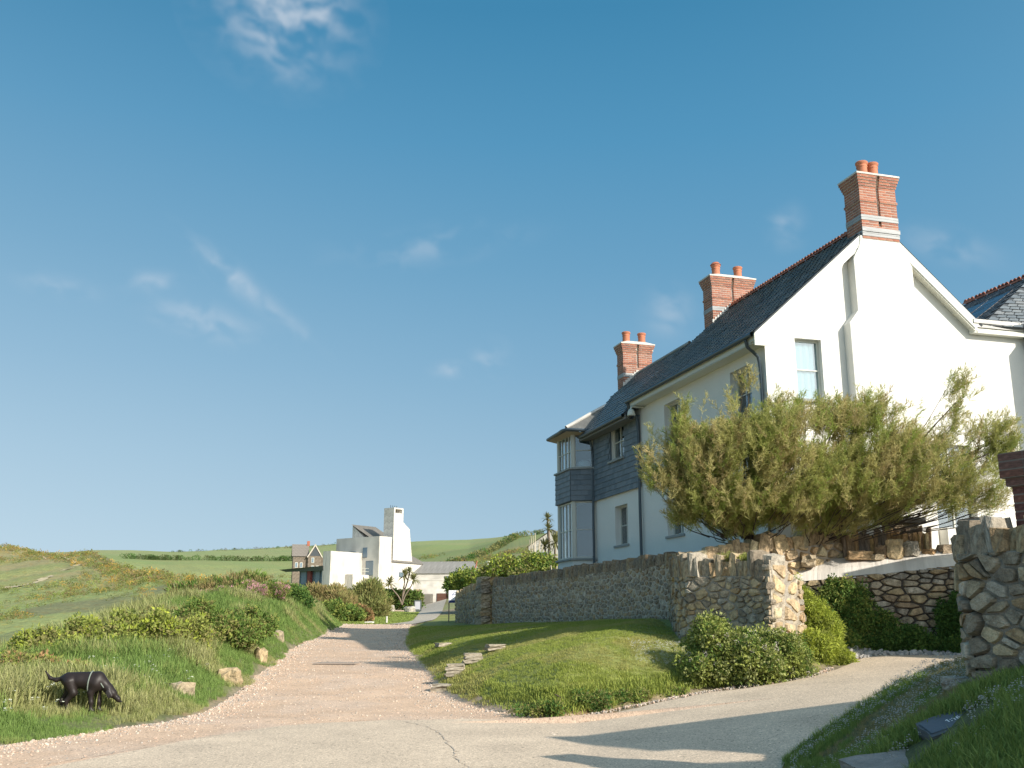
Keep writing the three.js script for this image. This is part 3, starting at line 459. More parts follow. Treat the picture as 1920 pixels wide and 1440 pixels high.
part(roof, 'roof_gable', polyGeo([[[0.3, hy(8.3), -12.4], [4.2, hy(8.3), -12.4], [1.88, hy(10.6), -12.3]]]), WHITE);
// crested ridge tiles
const TERRA = [[0.46, 0.155, 0.085], [0.50, 0.18, 0.10], [0.42, 0.14, 0.08]].map(c => M(c, 0.8, { map: T.blot }));
const ridgeTile = (() => { const L = 0.45, q = [], s = 0.13; q.push([[-s, -0.10, 0], [-s, -0.10, -L], [0, 0.02, -L], [0, 0.02, 0]], [[0, 0.02, 0], [0, 0.02, -L], [s, -0.10, -L], [s, -0.10, 0]]); const g = [polyGeo(q)]; for (let i = 0; i < 3; i++) g.push(new THREE.CylinderGeometry(0.062, 0.072, 0.03, 7).rotateZ(Math.PI / 2).translate(0, 0.03, -L * (i + 0.5) / 3)); g.push(box(0.03, 0.05, L, 0, 0.012, -L / 2)); return join(g.map(x => x.index ? x.toNonIndexed() : x)); })();
function ridgeRun(x, y, z0, z1, turn = 0, seed = 1) { const r = rng(seed), n = Math.round(Math.abs(z1 - z0) / 0.46); for (let i = 0; i < n; i++) { const m = part(roof, 'ridge_tile', ridgeTile, TERRA[Math.floor(r() * 3)]); if (turn) { m.rotation.y = turn; m.position.set(z0 + (z1 - z0) * i / n, y, x); } else m.position.set(x, y, mix(z0, z1, i / n)); } }
ridgeRun(RIDGE[0], RIDGE[1] + 0.06, -0.45, -7.85); ridgeRun(9.3, hy(11.38), -0.7, -3.6, 0, 2); ridgeRun(-6.2, hy(12.35), 6.3, 10.0, -Math.PI / 2, 3);
const crossF = [[6.0, hy(10.0), -4.0], [11.0, hy(10.0), -4.0], [10.4, hy(12.3), -6.2], [6.0, hy(12.3), -6.2]], crossB = [[6.0, hy(10.0), -8.4], [11, hy(10), -8.4], [10.4, hy(12.3), -6.2], [6.0, hy(12.3), -6.2]];
part(roof, 'roof_deck', join([crossF, crossB].map(deck)), DECKM); slateSlope(roof, 'slates', crossF, 0.2, 0.3, 9);
part(roof, 'lead_ridge', tube([[1.88, hy(10.69), -7.9], [1.88, hy(10.69), -10], [1.88, hy(10.69), -12.3]], 0.06, 0.06, 6), LEAD);
// solar panels on the right wing
const PANEL = M([0.035, 0.05, 0.085], 0.25), PANELF = M([0.03, 0.03, 0.035], 0.5);
(() => { const sl = Math.atan2(11.32 - 9.30, 2.85), cs = Math.cos(sl), sn = Math.sin(sl); for (let i = 0; i < 3; i++) { const g = part(house, 'solar_panel', box(1.9, 0.035, 0.98), PANEL); g.position.set(6.6 + 0.25 + 1.15 * cs, hy(9.30) + 0.30 + 1.15 * sn, -1.25 - i * 1.02); g.rotation.z = sl; part(g, 'frame', join([box(1.92, 0.045, 0.03, 0, 0, 0.49), box(1.92, 0.045, 0.03, 0, 0, -0.49), box(0.03, 0.045, 0.98, 0.96, 0, 0), box(0.03, 0.045, 0.98, -0.96, 0, 0)]), PANELF); } })();
// bargeboards, soffits, fascia, gutters, pipes
const rake = (p, q, wd, th, z) => { const a = Math.atan2(q[1] - p[1], q[0] - p[0]), L = Math.hypot(q[0] - p[0], q[1] - p[1]); return new THREE.BoxGeometry(L, wd, th).translate(L / 2, -wd / 2, 0).rotateZ(a).translate(p[0], p[1], z); };
part(house, 'bargeboard', join([rake([-0.42, hy(8.53)], [2.86, hy(11.47)], 0.20, 0.035, 0.245), rake([-0.40, hy(8.36)], [2.70, hy(11.14)], 0.12, 0.04, 0.215), box(0.42, 0.30, 0.05, -0.21, hy(8.38), 0.235)]), PAINT);
part(house, 'bargeboard', join([rake([3.98, hy(11.47)], [6.35, hy(9.36)], 0.22, 0.035, 0.245), rake([4.05, hy(11.24)], [6.30, hy(9.22)], 0.12, 0.04, 0.215)]), PAINT);
part(house, 'soffit', join([rake([-0.42, hy(8.36)], [2.75, hy(11.2)], 0.02, 0.22, 0.115), rake([4.05, hy(11.16)], [6.32, hy(9.12)], 0.02, 0.22, 0.115)]), PAINT);
part(house, 'fascia', join([box(0.04, 0.22, 8.15, -0.36, hy(8.43), -3.84), box(0.40, 0.03, 8.15, -0.18, hy(8.33), -3.84)]), PAINT);
part(house, 'fascia', join([box(0.04, 0.14, 4.4, -0.50, hy(8.02), -10.1), box(0.48, 0.03, 4.4, -0.25, hy(7.96) + 0.04, -10.1)]), M([0.20, 0.20, 0.19], 0.7));
part(house, 'gutter', tube([[-0.45, hy(8.52), 0.2], [-0.45, hy(8.51), -4], [-0.45, hy(8.5), -7.95]], 0.062, 0.062, 10, 8), GUTTER);
part(house, 'gutter', tube([[-0.58, hy(8.07), -7.95], [-0.58, hy(8.06), -10], [-0.58, hy(8.05), -12.0]], 0.058, 0.058, 10, 8), GUTTER);
part(house, 'downpipe', tube([[-0.45, hy(8.46), -0.15], [-0.42, hy(8.30), -0.15], [-0.12, hy(8.05), -0.15], [-0.08, hy(7.8), -0.15], [-0.08, hy(5), -0.15], [-0.08, hy(3), -0.15]], 0.042, 0.042, 30, 8), GUTTER);
part(house, 'downpipe', tube([[-0.45, hy(8.44), -7.85], [-0.40, hy(8.28), -7.85], [-0.15, hy(8.05), -7.88], [-0.10, hy(7.7), -7.88], [-0.10, hy(5), -7.88], [-0.10, hy(3), -7.88]], 0.05, 0.05, 30, 8), GUTTER);
part(house, 'downpipe', tube([[-0.2, hy(7.95), -12.0], [-0.12, hy(7.6), -12.02], [-0.12, hy(5), -12.02], [-0.12, hy(3), -12.02]], 0.045, 0.045, 20, 8), GUTTER);
const PARAPET = M([0.62, 0.60, 0.57], 0.6, { map: T.blot });
part(house, 'box_gutter', join([box(2.3, 0.11, 0.34, 7.3, hy(9.40), 0.12), box(2.2, 0.1, 0.25, 7.3, hy(9.29), 0.12)]), PARAPET); part(house, 'fascia', box(2.0, 0.13, 0.2, 7.2, hy(9.16), 0.11), PAINT);
part(house, 'rainwater_hopper', join([box(0.22, 0.26, 0.2, 7.98, hy(9.2), 0.2), box(0.12, 0.3, 0.12, 7.98, hy(8.95), 0.2)]), GUTTER);
part(house, 'plinth', box(3.2, 0.5, 0.3, 6.2, hy(3.62), 0.2), WHITE);
// hung slates round the first floor
function hangSlates(parent, at, L, y0, y1, holes, seed) {
  const r = rng(seed), rows = Math.round((y1 - y0) / 0.185), g = box(0.244, 0.2, 0.012);
  for (let j = 0; j < rows; j++) { const n = Math.ceil(L / 0.25) + 1; for (let i = 0; i < n; i++) { let a = i * 0.25 - (j % 2 ? 0.125 : 0), b = Math.min(a + 0.25, L); a = Math.max(a, 0); if (b - a < 0.05) continue; const y = y0 + (j + 0.5) * 0.185, c = (a + b) / 2; if (holes.some(h => b > h[0] + 0.05 && a < h[1] - 0.05 && y > h[2] && y < h[3])) continue; const m = part(parent, 'hung_slate', g, HUNG[Math.floor(r() * 3)]); m.scale.x = (b - a) / 0.25; at(m, c, y); m.rotation.x = -0.10; m.position.y += (r() - 0.5) * 0.006; } }
}
part(house, 'slate_backing', join([box(0.06, hy(8.1) - hy(5.78), 1.22, -0.03, hy(6.94), -8.54), box(0.06, hy(8.1) - hy(5.78), 1.64, -0.03, hy(6.94), -11.24), box(0.06, hy(6.95) - hy(5.78), 1.26, -0.03, hy(6.365), -9.79)]), HUNG[2]);
hangSlates(house, (m, c, y) => { m.rotation.order = 'YXZ'; m.rotation.y = -Math.PI / 2; m.position.set(-0.075, y, -7.95 - c); }, 4.07, hy(5.77), hy(8.0), [[1.22, 2.48, hy(6.9), hy(8.3)]], 3);
// the canted bay
const bayP = [[0, -12.06], [-0.75, -12.46], [-0.75, -14.1], [0, -14.5]];
const bay = new THREE.Group(); bay.name = 'bay_window'; house.add(bay);
for (let k = 0; k < 3; k++) {
  const [a, b] = [bayP[k], bayP[k + 1]], L = Math.hypot(b[0] - a[0], b[1] - a[1]), cx = (a[0] + b[0]) / 2, cz = (a[1] + b[1]) / 2, turn = Math.atan2(-(b[1] - a[1]), b[0] - a[0]) + Math.PI, at = (m, d, y, o) => { m.rotation.y = turn; m.position.set(cx + Math.sin(turn) * o + Math.cos(turn) * d, y, cz + Math.cos(turn) * o - Math.sin(turn) * d); };
  const w1 = part(bay, 'plinth', box(L, hy(3.72) + 0.6, 0.12), WHITE); at(w1, 0, (hy(3.72) - 0.6) / 2, -0.06);
  const sl = part(bay, 'sill', box(L + 0.1, 0.06, 0.2), SILLM); at(sl, 0, hy(3.74), 0.0);
  const s2 = part(bay, 'sill', box(L + 0.12, 0.06, 0.22), SILLM); at(s2, 0, hy(6.97), 0.02);
  const band = part(bay, 'slate_band', box(L + 0.05, hy(6.94) - hy(5.8), 0.12), HUNG[2]); at(band, 0, hy(6.37), -0.0);
  hangSlates(bay, (m, c, y) => { at(m, c - L / 2 - 0.03, y, 0.075); m.rotation.order = 'YXZ'; }, L + 0.06, hy(5.82), hy(6.93), [], 11 + k);
  window_(bay, g => at(g, 0, (hy(3.78) + hy(5.79)) / 2, -0.06), L - 0.16, hy(5.79) - hy(3.78), k === 1 ? 4 : 1, 2, { open: 1, curtain: k === 0 ? undefined : [-0.7, -0.45] });
  window_(bay, g => at(g, 0, (hy(7.0) + hy(8.28)) / 2, -0.06), L - 0.16, hy(8.28) - hy(7.0), k === 1 ? 4 : 1, 2, { open: 1 });
  for (const e of [-1, 1]) { const po = part(bay, 'corner_post', box(0.11, hy(8.3) - hy(3.72), 0.1), FRAME); at(po, e * (L / 2 - 0.045), (hy(8.3) + hy(3.72)) / 2, -0.05); }
}
part(bay, 'ceiling', polyGeo([hy(8.3), hy(5.8)].map(y => [[0.2, y, -12.1], [-0.7, y, -12.5], [-0.7, y, -14.05], [0.2, y, -14.45]])), PAINT);
part(bay, 'floor', polyGeo([hy(3.72), hy(6.94)].map(y => [[0.2, y, -12.1], [-0.7, y, -12.5], [-0.7, y, -14.05], [0.2, y, -14.45]])), M([0.3, 0.25, 0.2], 0.9));
part(bay, 'dark_backing', polyGeo([[[-0.02, -0.5, -12.1], [-0.02, -0.5, -14.5], [-0.02, hy(8.3), -14.5], [-0.02, hy(8.3), -12.1]]]), M([0.11, 0.135, 0.155], 0.9));  // dark sheet behind the glass, its colour stands in for a dim interior
part(bay, 'cushion', new THREE.SphereGeometry(0.26, 12, 8).scale(1, 0.7, 0.5).translate(-0.2, hy(7.15), -12.6), CURTAIN);
const E1 = [-0.32, hy(8.30), -11.55], E2 = [-1.06, hy(8.40), -12.12], E3 = [-1.06, hy(8.40), -14.3], E4 = [0, hy(8.4), -15.1], A1 = [1.4, hy(9.84), -12.45], A2 = [1.4, hy(9.84), -14.2];
part(bay, 'bay_roof', polyGeo([[E1, E2, A1], [E2, E3, A2, A1], [E3, E4, A2]]), M([0.20, 0.20, 0.185], 0.85, { map: T.slate }));
part(bay, 'soffit', polyGeo([[E1, E2, E3, E4].map(p => [p[0], p[1] - 0.13, p[2]])]), M([0.5, 0.40, 0.30], 0.8));
part(bay, 'gutter', tube([[E1[0], E1[1] - 0.07, E1[2]], E2.map((v, i) => i === 1 ? v - 0.07 : v), [-1.1, hy(8.33), -13], E3.map((v, i) => i === 1 ? v - 0.07 : v)], 0.06, 0.06, 24, 8), GUTTER);
part(bay, 'lead_hip', tube([E2, A1.map((v, i) => mix(E2[i], v, 0.5) + (i === 1 ? 0.02 : 0)), A1], 0.085, 0.06, 6, 6), LEADL);
part(bay, 'lead_valley', tube([E1, A1.map((v, i) => mix(E1[i], v, 0.5) + (i === 1 ? 0.03 : 0)), A1], 0.035, 0.03, 6, 6), LEADL);
// chimneys: bricks laid round a core, oversailing at the top, with lead and pots
const BRICKS = [[0.40, 0.155, 0.095], [0.45, 0.18, 0.11], [0.35, 0.135, 0.09], [0.42, 0.20, 0.135], [0.33, 0.15, 0.105]].map(c => M(c, 0.88, { map: T.blot }));
const BMORT = M([0.78, 0.70, 0.60], 0.95, { map: T.speckle });
const brickG = box(1, 0.060, 1);
function chimney(parent, t0, t1, zf, zb, y0, y1, seed, o = {}) {
  const g = new THREE.Group(); g.name = 'chimney'; g.position.set((t0 + t1) / 2, y0, (zf + zb) / 2); parent.add(g);
  const r = rng(seed), W = t1 - t0, Dp = zf - zb, n = Math.round((y1 - y0) / 0.075), gw = 0.09, gd = 0.07, core = [];
  const grow = i => { const k = n - 1 - i; return k < 4 ? 0.022 * (4 - k) : Math.abs(k - 9) < 0.5 ? 0.022 : 0; };
  for (let i = 0; i < n; i++) {
    const e = grow(i), y = (i + 0.5) * 0.075, lead = (o.lead || []).some(l => i === l);
    const groove = i > (o.groove ?? 4), w = W + 2 * e, d = Dp + 2 * e;
    if (groove) { core.push(box((w - gw) / 2 - 0.005, 0.075, d - 0.009, -(w + gw) / 4, y, 0), box((w - gw) / 2 - 0.005, 0.075, d - 0.009, (w + gw) / 4, y, 0), box(gw + 0.03, 0.075, d - 2 * gd - e * 2, 0, y, 0)); } else core.push(box(w - 0.009, 0.075, d - 0.009, 0, y, 0));
    if (lead) { part(g, 'lead_flashing', box(w + 0.02, 0.07, d + 0.02, 0, y, 0), LEAD); continue; }
    const lay = (a, b, fixed, axis) => { let p = a - (i % 2 ? 0.1125 : 0); while (p < b - 0.01) { const q = Math.min(p + 0.215, b), s = Math.max(p, a); if (q - s > 0.03) { const m = part(g, 'brick', brickG, BRICKS[Math.floor(r() * BRICKS.length)]); if (axis) { m.scale.set(0.06, 1, q - s); m.position.set(fixed, y, (s + q) / 2); } else { m.scale.set(q - s, 1, 0.06); m.position.set((s + q) / 2, y, fixed); } } p += 0.225; } };
    if (groove) { lay(-w / 2, -gw / 2, d / 2 - 0.03, 0); lay(gw / 2, w / 2, d / 2 - 0.03, 0); } else lay(-w / 2, w / 2, d / 2 - 0.03, 0);
    lay(-d / 2, d / 2 - 0.07, -w / 2 + 0.03, 1); if (i > n - 10) lay(-d / 2, d / 2 - 0.07, w / 2 - 0.03, 1);
  }
  part(g, 'mortar_core', join(core), BMORT);
  const e = grow(n - 1), cap = new THREE.CylinderGeometry(0.707 * 0.55, 0.707, 0.12, 4).rotateY(Math.PI / 4).scale(W + 2 * e + 0.02, 1, Dp + 2 * e + 0.02).translate(0, n * 0.075 + 0.10, 0);
  part(g, 'cement_cap', join([cap, box(W + 2 * e + 0.03, 0.05, Dp + 2 * e + 0.03, 0, n * 0.075 + 0.026, 0)]), M([0.72, 0.68, 0.61], 0.9, { map: T.blot }));
  const pot = new THREE.LatheGeometry([[0.0, 0], [0.155, 0], [0.145, 0.05], [0.135, 0.30], [0.15, 0.31], [0.15, 0.335], [0.138, 0.345], [0.142, 0.38], [0.165, 0.40], [0.168, 0.45], [0.15, 0.47], [0.12, 0.46], [0.115, 0.2]].map(p => new THREE.Vector2(...p)), 16);
  for (const s of [-1, 1]) { const p = part(g, 'chimney_pot', pot, M([0.55, 0.20, 0.105], 0.75, { map: T.blot })); p.position.set(s * (o.pots ?? W * 0.26), n * 0.075 + 0.09, 0); if (o.hat && s < 0) part(p, 'cowl', new THREE.CylinderGeometry(0.11, 0.19, 0.09, 14).translate(0, 0.51, 0), TERRA[0]); }
  return g;
}
chimney(house, 2.92, 4.04, 0.31, -0.36, hy(11.38), hy(13.20), 5, { lead: [1, 2, 7, 8], groove: 4, pots: 0.165 });
part(house, 'lead_flashing', join([box(1.16, 0.12, 0.02, 3.48, hy(11.64), 0.33)]), LEAD);
chimney(house, 2.72, 4.28, -7.75, -8.4, hy(11.1), hy(13.05), 6, { lead: [10, 11], groove: 14, hat: 1, pots: 0.42 });
chimney(house, 1.32, 2.5, -12.35, -12.95, hy(9.7), hy(11.78), 7, { lead: [11, 12], groove: 15, pots: 0.32 });
// stepped lead soakers where the roof meets the far chimneys
(() => { const q = []; for (let i = 0; i < 8; i++) q.push(box(0.11, 0.20, 0.015, 2.74 + i * 0.095, hy(11.42) + i * 0.088, -7.735)); part(house, 'lead_flashing', join(q), LEADL); const p = []; for (let i = 0; i < 7; i++) p.push(box(0.11, 0.20, 0.015, 1.34 + i * 0.09, hy(10.22) + i * 0.08, -12.335)); part(house, 'lead_flashing', join(p), LEADL); })();
// security camera on a bracket by the gutter end
(() => { const g = thing('security_camera', 'white dome security camera on a bracket at the slate-hung corner of the house', 'camera'); house.updateMatrixWorld(); const p = house.localToWorld(new THREE.Vector3(-0.45, hy(8.06), -7.55)); g.position.copy(p); g.rotation.y = AZ; part(g, 'bracket', tube([[0.45, 0.22, 0], [0.2, 0.22, 0], [0, 0.2, 0], [0, 0.12, 0]], 0.03, 0.03, 10, 6), PAINT); part(g, 'housing', new THREE.LatheGeometry([[0.0, 0.14], [0.07, 0.13], [0.11, 0.05], [0.13, -0.06], [0.12, -0.09], [0, -0.09]].map(v => new THREE.Vector2(...v)), 16), PAINT); part(g, 'dome', new THREE.SphereGeometry(0.105, 14, 8, 0, 6.3, Math.PI / 2, Math.PI / 2).translate(0, -0.09, 0), M([0.015, 0.015, 0.02], 0.15)); })();
// ---------- garden terrace behind the walls ----------
const TERR = [[4.25, 22.6], [5.6, 22.95], [7.75, 23.75], [10, 23.5], [11.5, 22.9], [30, 27], [30, 60], [-3.2, 60], [-2.3, 48], [-0.45, 38.8], [4.35, 24.8]];
(() => { const s = new THREE.Shape(TERR.map(([x, d]) => new THREE.Vector2(x, d))); const g = new THREE.ExtrudeGeometry(s, { depth: 2.4, bevelEnabled: false }).rotateX(-Math.PI / 2).translate(0, 0.68, 0); struct('terrace', g, M([0.19, 0.17, 0.11], 1, { map: cloneT(T.speckle, 0.4) })); })();
// long boundary wall, pointed rubble with upright coping
{
  const w = thing('boundary_wall', 'long pointed rubble wall with upright stone coping running in front of the white house', 'wall', [0, 0, 0]);
  const m = wallMap([[-0.75, 38.7], [4.0, 24.9]], 1), top = u => mix(2.90, 2.99, u / m.L), lo = u => { const p = m.at(u); return H(p[0] - 0.1, p[1] - 0.1) - 0.12; };
  wallBody(w, 'mortar', m, lo, top, 0.42, MORTAR); faceStones(w, m, lo, top, 0.21, 0.125, 0.02, 0.028, [...GREY, BUFF[2], BUFF[4], BUFF[1]], 21, 300);
  coping(w, 'coping_stone', m, top, 0.42, 0.125, 0.27, DARKST, 4, 0.10);
  const w2 = thing('boundary_wall', 'far end of the stone wall stepping down beside the road past the wall pillar', 'wall', [0, 0, 0]);
  const m2 = wallMap([[-2.7, 48.8], [-1.15, 39.6]], 1), top2 = u => mix(2.68, 2.93, u / m2.L), lo2 = u => { const p = m2.at(u); return H(p[0] - 0.1, p[1]) - 0.12; };
  wallBody(w2, 'mortar', m2, lo2, top2, 0.42, MORTAR); faceStones(w2, m2, lo2, top2, 0.27, 0.19, 0.022, 0.035, BUFF, 22, 150); coping(w2, 'coping_stone', m2, top2, 0.42, 0.15, 0.27, WARM, 5, 0.12);
  const p = thing('wall_pillar', 'square stone pillar standing between the two lengths of boundary wall', 'pillar', [-0.92, H(-0.92, 39.1) - 0.1, -39.1], 0.3);
  for (let j = 0, y = 0, r = rng(9); y < 1.75; j++) { const h = 0.1 + 0.08 * r(); for (const k of [-1, 1]) { const b = part(p, 'stone', SLAB[(j * 2 + k + 1) % 8], (k > 0 ? RUST : GREY)[Math.floor(r() * 5)]); b.position.set(k * 0.19 + (r() - 0.5) * 0.03, y + h / 2, 0); b.scale.set(0.40, h * 1.05, 0.66 + r() * 0.06); } y += h; }
}
// gate wall: rounded pier end, then a length that comes forward to the drive
{
  const g = thing('gate_wall', 'thick rubble wall ending beside the drive with tall jagged coping stones', 'wall', [0, 0, 0]);
  const m = wallMap([[3.85, 24.7], [3.62, 22.6], [3.62, 21.9], [3.74, 21.5], [4.1, 21.27], [4.5, 21.0], [5.13, 20.15]], 1), lo = u => { const p = m.at(u); return H(p[0] + p[2] * 0.2, p[1] + p[3] * 0.2) - 0.15; }, top = u => mix(2.62, 2.48, u / m.L);
  wallBody(g, 'mortar', m, lo, top, 0.62, M([0.40, 0.36, 0.30], 0.97, { map: T.speckle, bumpMap: T.lumps, bumpScale: 0.02 })); faceStones(g, m, lo, top, 0.205, 0.135, 0.010, 0.05, [...BUFF, GREY[0], GREY[2]], 31, 300, { jit: 0.95, drop: 0.2 });
  coping(g, 'coping_stone', m, u => top(u), 0.5, 0.145, 0.42, BUFF, 8, 0.12);
  const e = wallMap([[5.13, 20.15], [5.55, 20.45], [5.98, 20.95]], 1), elo = u => { const p = e.at(u); return H(p[0], p[1]) - 0.2; }, etop = u => mix(2.80, 2.40, smooth(0, 1, u / e.L));
  wallBody(g, 'render_patch', e, elo, etop, 0.6, M([0.50, 0.45, 0.37], 0.97, { map: cloneT(T.stone, 2), bumpMap: T.lumps, bumpScale: 0.05 })); faceStones(g, e, elo, etop, 0.30, 0.20, 0.05, 0.035, WARM, 33, 60, { drop: 0.42 });
  for (let i = 0, r = rng(77); i < 20; i++) { const s = part(g, 'stone', ROCK[i % 10], BUFF[i % 8]), u = i % 3 ? e.L - 0.03 - 0.1 * r() : 0.03, y = mix(elo(u), etop(u), (i + r()) / 20), q = e.pos(u, y, -0.07); s.position.set(...q); s.scale.set(0.15 + r() * 0.14, 0.07 + r() * 0.09, 0.2); s.rotation.y = r() * 3; }
}
// low wall with tall stones in the sun behind the gate wall
{
  const g = thing('terrace_wall', 'sunlit low wall of tall jagged stones edging the garden behind the gate wall', 'wall', [0, 0, 0]);
  const m = wallMap([[3.85, 22.4], [5.3, 22.55], [6.5, 22.95], [7.75, 23.55]], 1), top = u => mix(2.86, 3.42, u / m.L), lo = u => mix(2.2, 2.75, u / m.L);
  wallBody(g, 'mortar', m, lo, top, 0.45, M([0.58, 0.50, 0.40], 0.97, { map: T.speckle })); faceStones(g, m, lo, top, 0.3, 0.2, 0.03, 0.07, WARM, 41, 120);
  coping(g, 'coping_stone', m, top, 0.36, 0.22, 0.38, WARM, 12, 0.3);
}
// dry stone wall across the drive with its sloping concrete capping
{
  const g = thing('drive_wall', 'dry stone wall with a sloping pale concrete top on the far side of the drive', 'wall', [0, 0, 0]);
  const m = wallMap([[6.05, 22.65], [8.2, 22.45], [11.2, 22.05]], 1), top = u => mix(2.44, 2.92, u / m.L), lo = u => { const p = m.at(u); return H(p[0], p[1] - 0.2) - 0.15; };
  wallBody(g, 'earth_core', m, lo, top, 0.7, EARTHM); faceStones(g, m, lo, top, 0.30, 0.125, 0.012, 0.07, [...GREY, BUFF[1], BUFF[0]], 51, 300, { jit: 0.75, drop: 0.2 });
  const q = [], n = 24; for (let i = 0; i < n; i++) { const a = m.L * i / n, b = m.L * (i + 1) / n, f = (u, k) => { const t = top(u); return [m.pos(u, t - 0.03 + 0.02 * Math.sin(u * 3), 0.04), m.pos(u, t + 0.20, -0.30), m.pos(u, t + 0.46 - 0.06 * u / m.L, -0.85), m.pos(u, t + 0.48 - 0.06 * u / m.L, -1.3)][k]; }; for (let k = 0; k < 3; k++) q.push([f(a, k), f(b, k), f(b, k + 1), f(a, k + 1)]); }
  part(g, 'concrete_capping', polyGeo(q), M([0.76, 0.71, 0.64], 0.95, { map: cloneT(T.blot, 0.6), bumpMap: T.lumps, bumpScale: 0.015 }));
}
// upright slate walling, slate-capped pier and bench, loose rocks
{
  const g = thing('slate_wall', 'low retaining wall of thin upright brown slates under the tree', 'wall', [0, 0, 0]);
  const m = wallMap([[7.75, 23.5], [9.7, 23.35]], 1); wallBody(g, 'earth_core', m, () => 2.7, () => 3.55, 0.3, EARTHM); const r = rng(5); let u = 0;
  while (u < m.L) { const w = 0.04 + r() * 0.06, h = 0.62 + r() * 0.26, s = part(g, 'slate', SLAB[Math.floor(r() * 8)], RUST[Math.floor(r() * 6)]), p = m.pos(u, 2.9 + h / 2 - 0.02, 0.05 + r() * 0.05); s.position.set(...p); s.scale.set(w * 1.25, h, 0.16); s.rotation.z = (r() - 0.5) * 0.08; u += w; }
  const pier = (x, D, w, y0, y1, label) => { const o = thing('slate_pier', label, 'pier', [x, y0, -D], 0.15); let y = 0, k = 0; const q = rng(Math.round(x * 10)); while (y < y1 - y0 - 0.1) { const h = 0.04 + q() * 0.04, s = part(o, 'slate', SLAB[k++ % 8], GREY[Math.floor(q() * 8)]); s.position.set((q() - 0.5) * 0.04, y + h / 2, (q() - 0.5) * 0.04); s.scale.set(w * 1.02, h * 1.1, w * 0.95); y += h; } const c = part(o, 'slate_cap', rockGeo(91, 0.05, 0.05), M([0.19, 0.185, 0.175], 0.85, { map: T.slate })); c.position.set(0, y1 - y0 - 0.02, 0); c.scale.set(w * 1.35, 0.12, w * 1.35); };
  pier(9.2, 23.75, 0.62, 3.0, 3.93, 'slate-stacked pier with a thick slate cap below the white gable'); pier(10.75, 23.0, 0.5, 3.0, 3.86, 'slate-capped pier half hidden by the near stone wall');
  const rocks = [[7.95, 23.1, 3.0, 0.5, 0.2, 0.3, 'flat squared buff stone lying on the pale concrete', WARM[4]], [6.75, 23.0, 2.86, 0.62, 0.24, 0.3, 'long squared stone at the foot of the jagged garden wall', BUFF[1]], [8.75, 23.0, 3.06, 0.32, 0.42, 0.3, 'tall orange broken rock on the concrete slope', WARM[0]], [8.5, 23.15, 3.02, 0.24, 0.32, 0.25, 'brown rock leaning on the orange broken rock', RUST[1]], [9.1, 22.95, 3.1, 0.26, 0.32, 0.25, 'pale pointed rock right of the orange broken rock', BUFF[6]], [8.3, 22.95, 2.98, 0.26, 0.12, 0.2, 'small flat wedge of stone on the concrete slope', BUFF[1]], [9.9, 23.0, 3.12, 0.4, 0.22, 0.3, 'dark rock half in shade near the right wall', DARKST[1]], [10.3, 22.85, 3.14, 0.5, 0.2, 0.3, 'heap of small stones at the right end of the concrete', WARM[3]], [9.55, 23.05, 3.1, 0.35, 0.13, 0.25, 'low rusty stone between rock and dark rock', RUST[0]], [5.95, 22.6, 2.75, 0.2, 0.5, 0.16, 'upright stone post at the left end of the concrete', WARM[1]]];
  rocks.forEach(([x, D, y, a, b, c, l, mt], i) => { const k = single('loose_rock', l, 'rock', rockGeo(60 + i, 0.22, 0.22, 3), mt, [x, y + b * 0.3, -D], i * 1.3); k.scale.set(a, b, c); });
}
// near wall on the right with a brick pier
{
  const g = thing('near_wall', 'mossy rubble wall in shade at the right edge topped with rough upright stones', 'wall', [0, 0, 0]);
  const m = wallMap([[4.30, 9.45], [4.06, 9.2], [4.02, 9.0], [4.16, 8.78], [5.6, 6.8]], 1), lo = u => { const p = m.at(u); return H(p[0] - 0.05, p[1] - 0.05) - 0.15; }, top = u => mix(2.20, 2.16, u / m.L);
  wallBody(g, 'mortar', m, lo, top, 0.5, M([0.34, 0.31, 0.26], 0.97, { map: T.speckle, bumpMap: T.lumps, bumpScale: 0.03 })); faceStones(g, m, lo, top, 0.165, 0.12, 0.007, 0.045, [...BUFF, GREY[0], GREY[5]], 61, 300, { jit: 0.95, drop: 0.24 });
  coping(g, 'coping_stone', m, top, 0.36, 0.095, 0.26, BUFF, 15, 0.18);
  const b = thing('brick_pier', 'red brick pier with an oversailing top behind the near stone wall', 'pier', [4.72, 1.2, -8.85], 0.55); const r = rng(3), n = 25; part(b, 'mortar_core', join([...Array(n).keys()].map(i => { const k = n - 1 - i, e = k < 3 ? 0.065 : k < 4 ? 0.035 : 0, s = 0.332 + 2 * e; return box(s, 0.075, s, 0, (i + 0.5) * 0.075, 0); })), M([0.30, 0.25, 0.22], 0.95, { map: T.speckle }));
  const DB = [[0.22, 0.10, 0.085], [0.26, 0.12, 0.09], [0.19, 0.085, 0.075], [0.24, 0.13, 0.11]].map(c => M(c, 0.9, { map: T.stone }));
  for (let i = 14; i < n; i++) { const k = n - 1 - i, e = k < 3 ? 0.065 : k < 4 ? 0.035 : 0, s = 0.34 + 2 * e; for (let f = 0; f < 4; f++) for (const h of [-1, 1]) { const q = part(b, 'brick', brickG, DB[Math.floor(r() * 4)]); q.scale.set(s / 2 - 0.008, 1, 0.09); const a = f * Math.PI / 2; q.position.set(Math.sin(a) * (s / 2 - 0.045) + Math.cos(a) * h * s / 4, (i + 0.5) * 0.075, Math.cos(a) * (s / 2 - 0.045) - Math.sin(a) * h * s / 4); q.rotation.y = a; } }
}
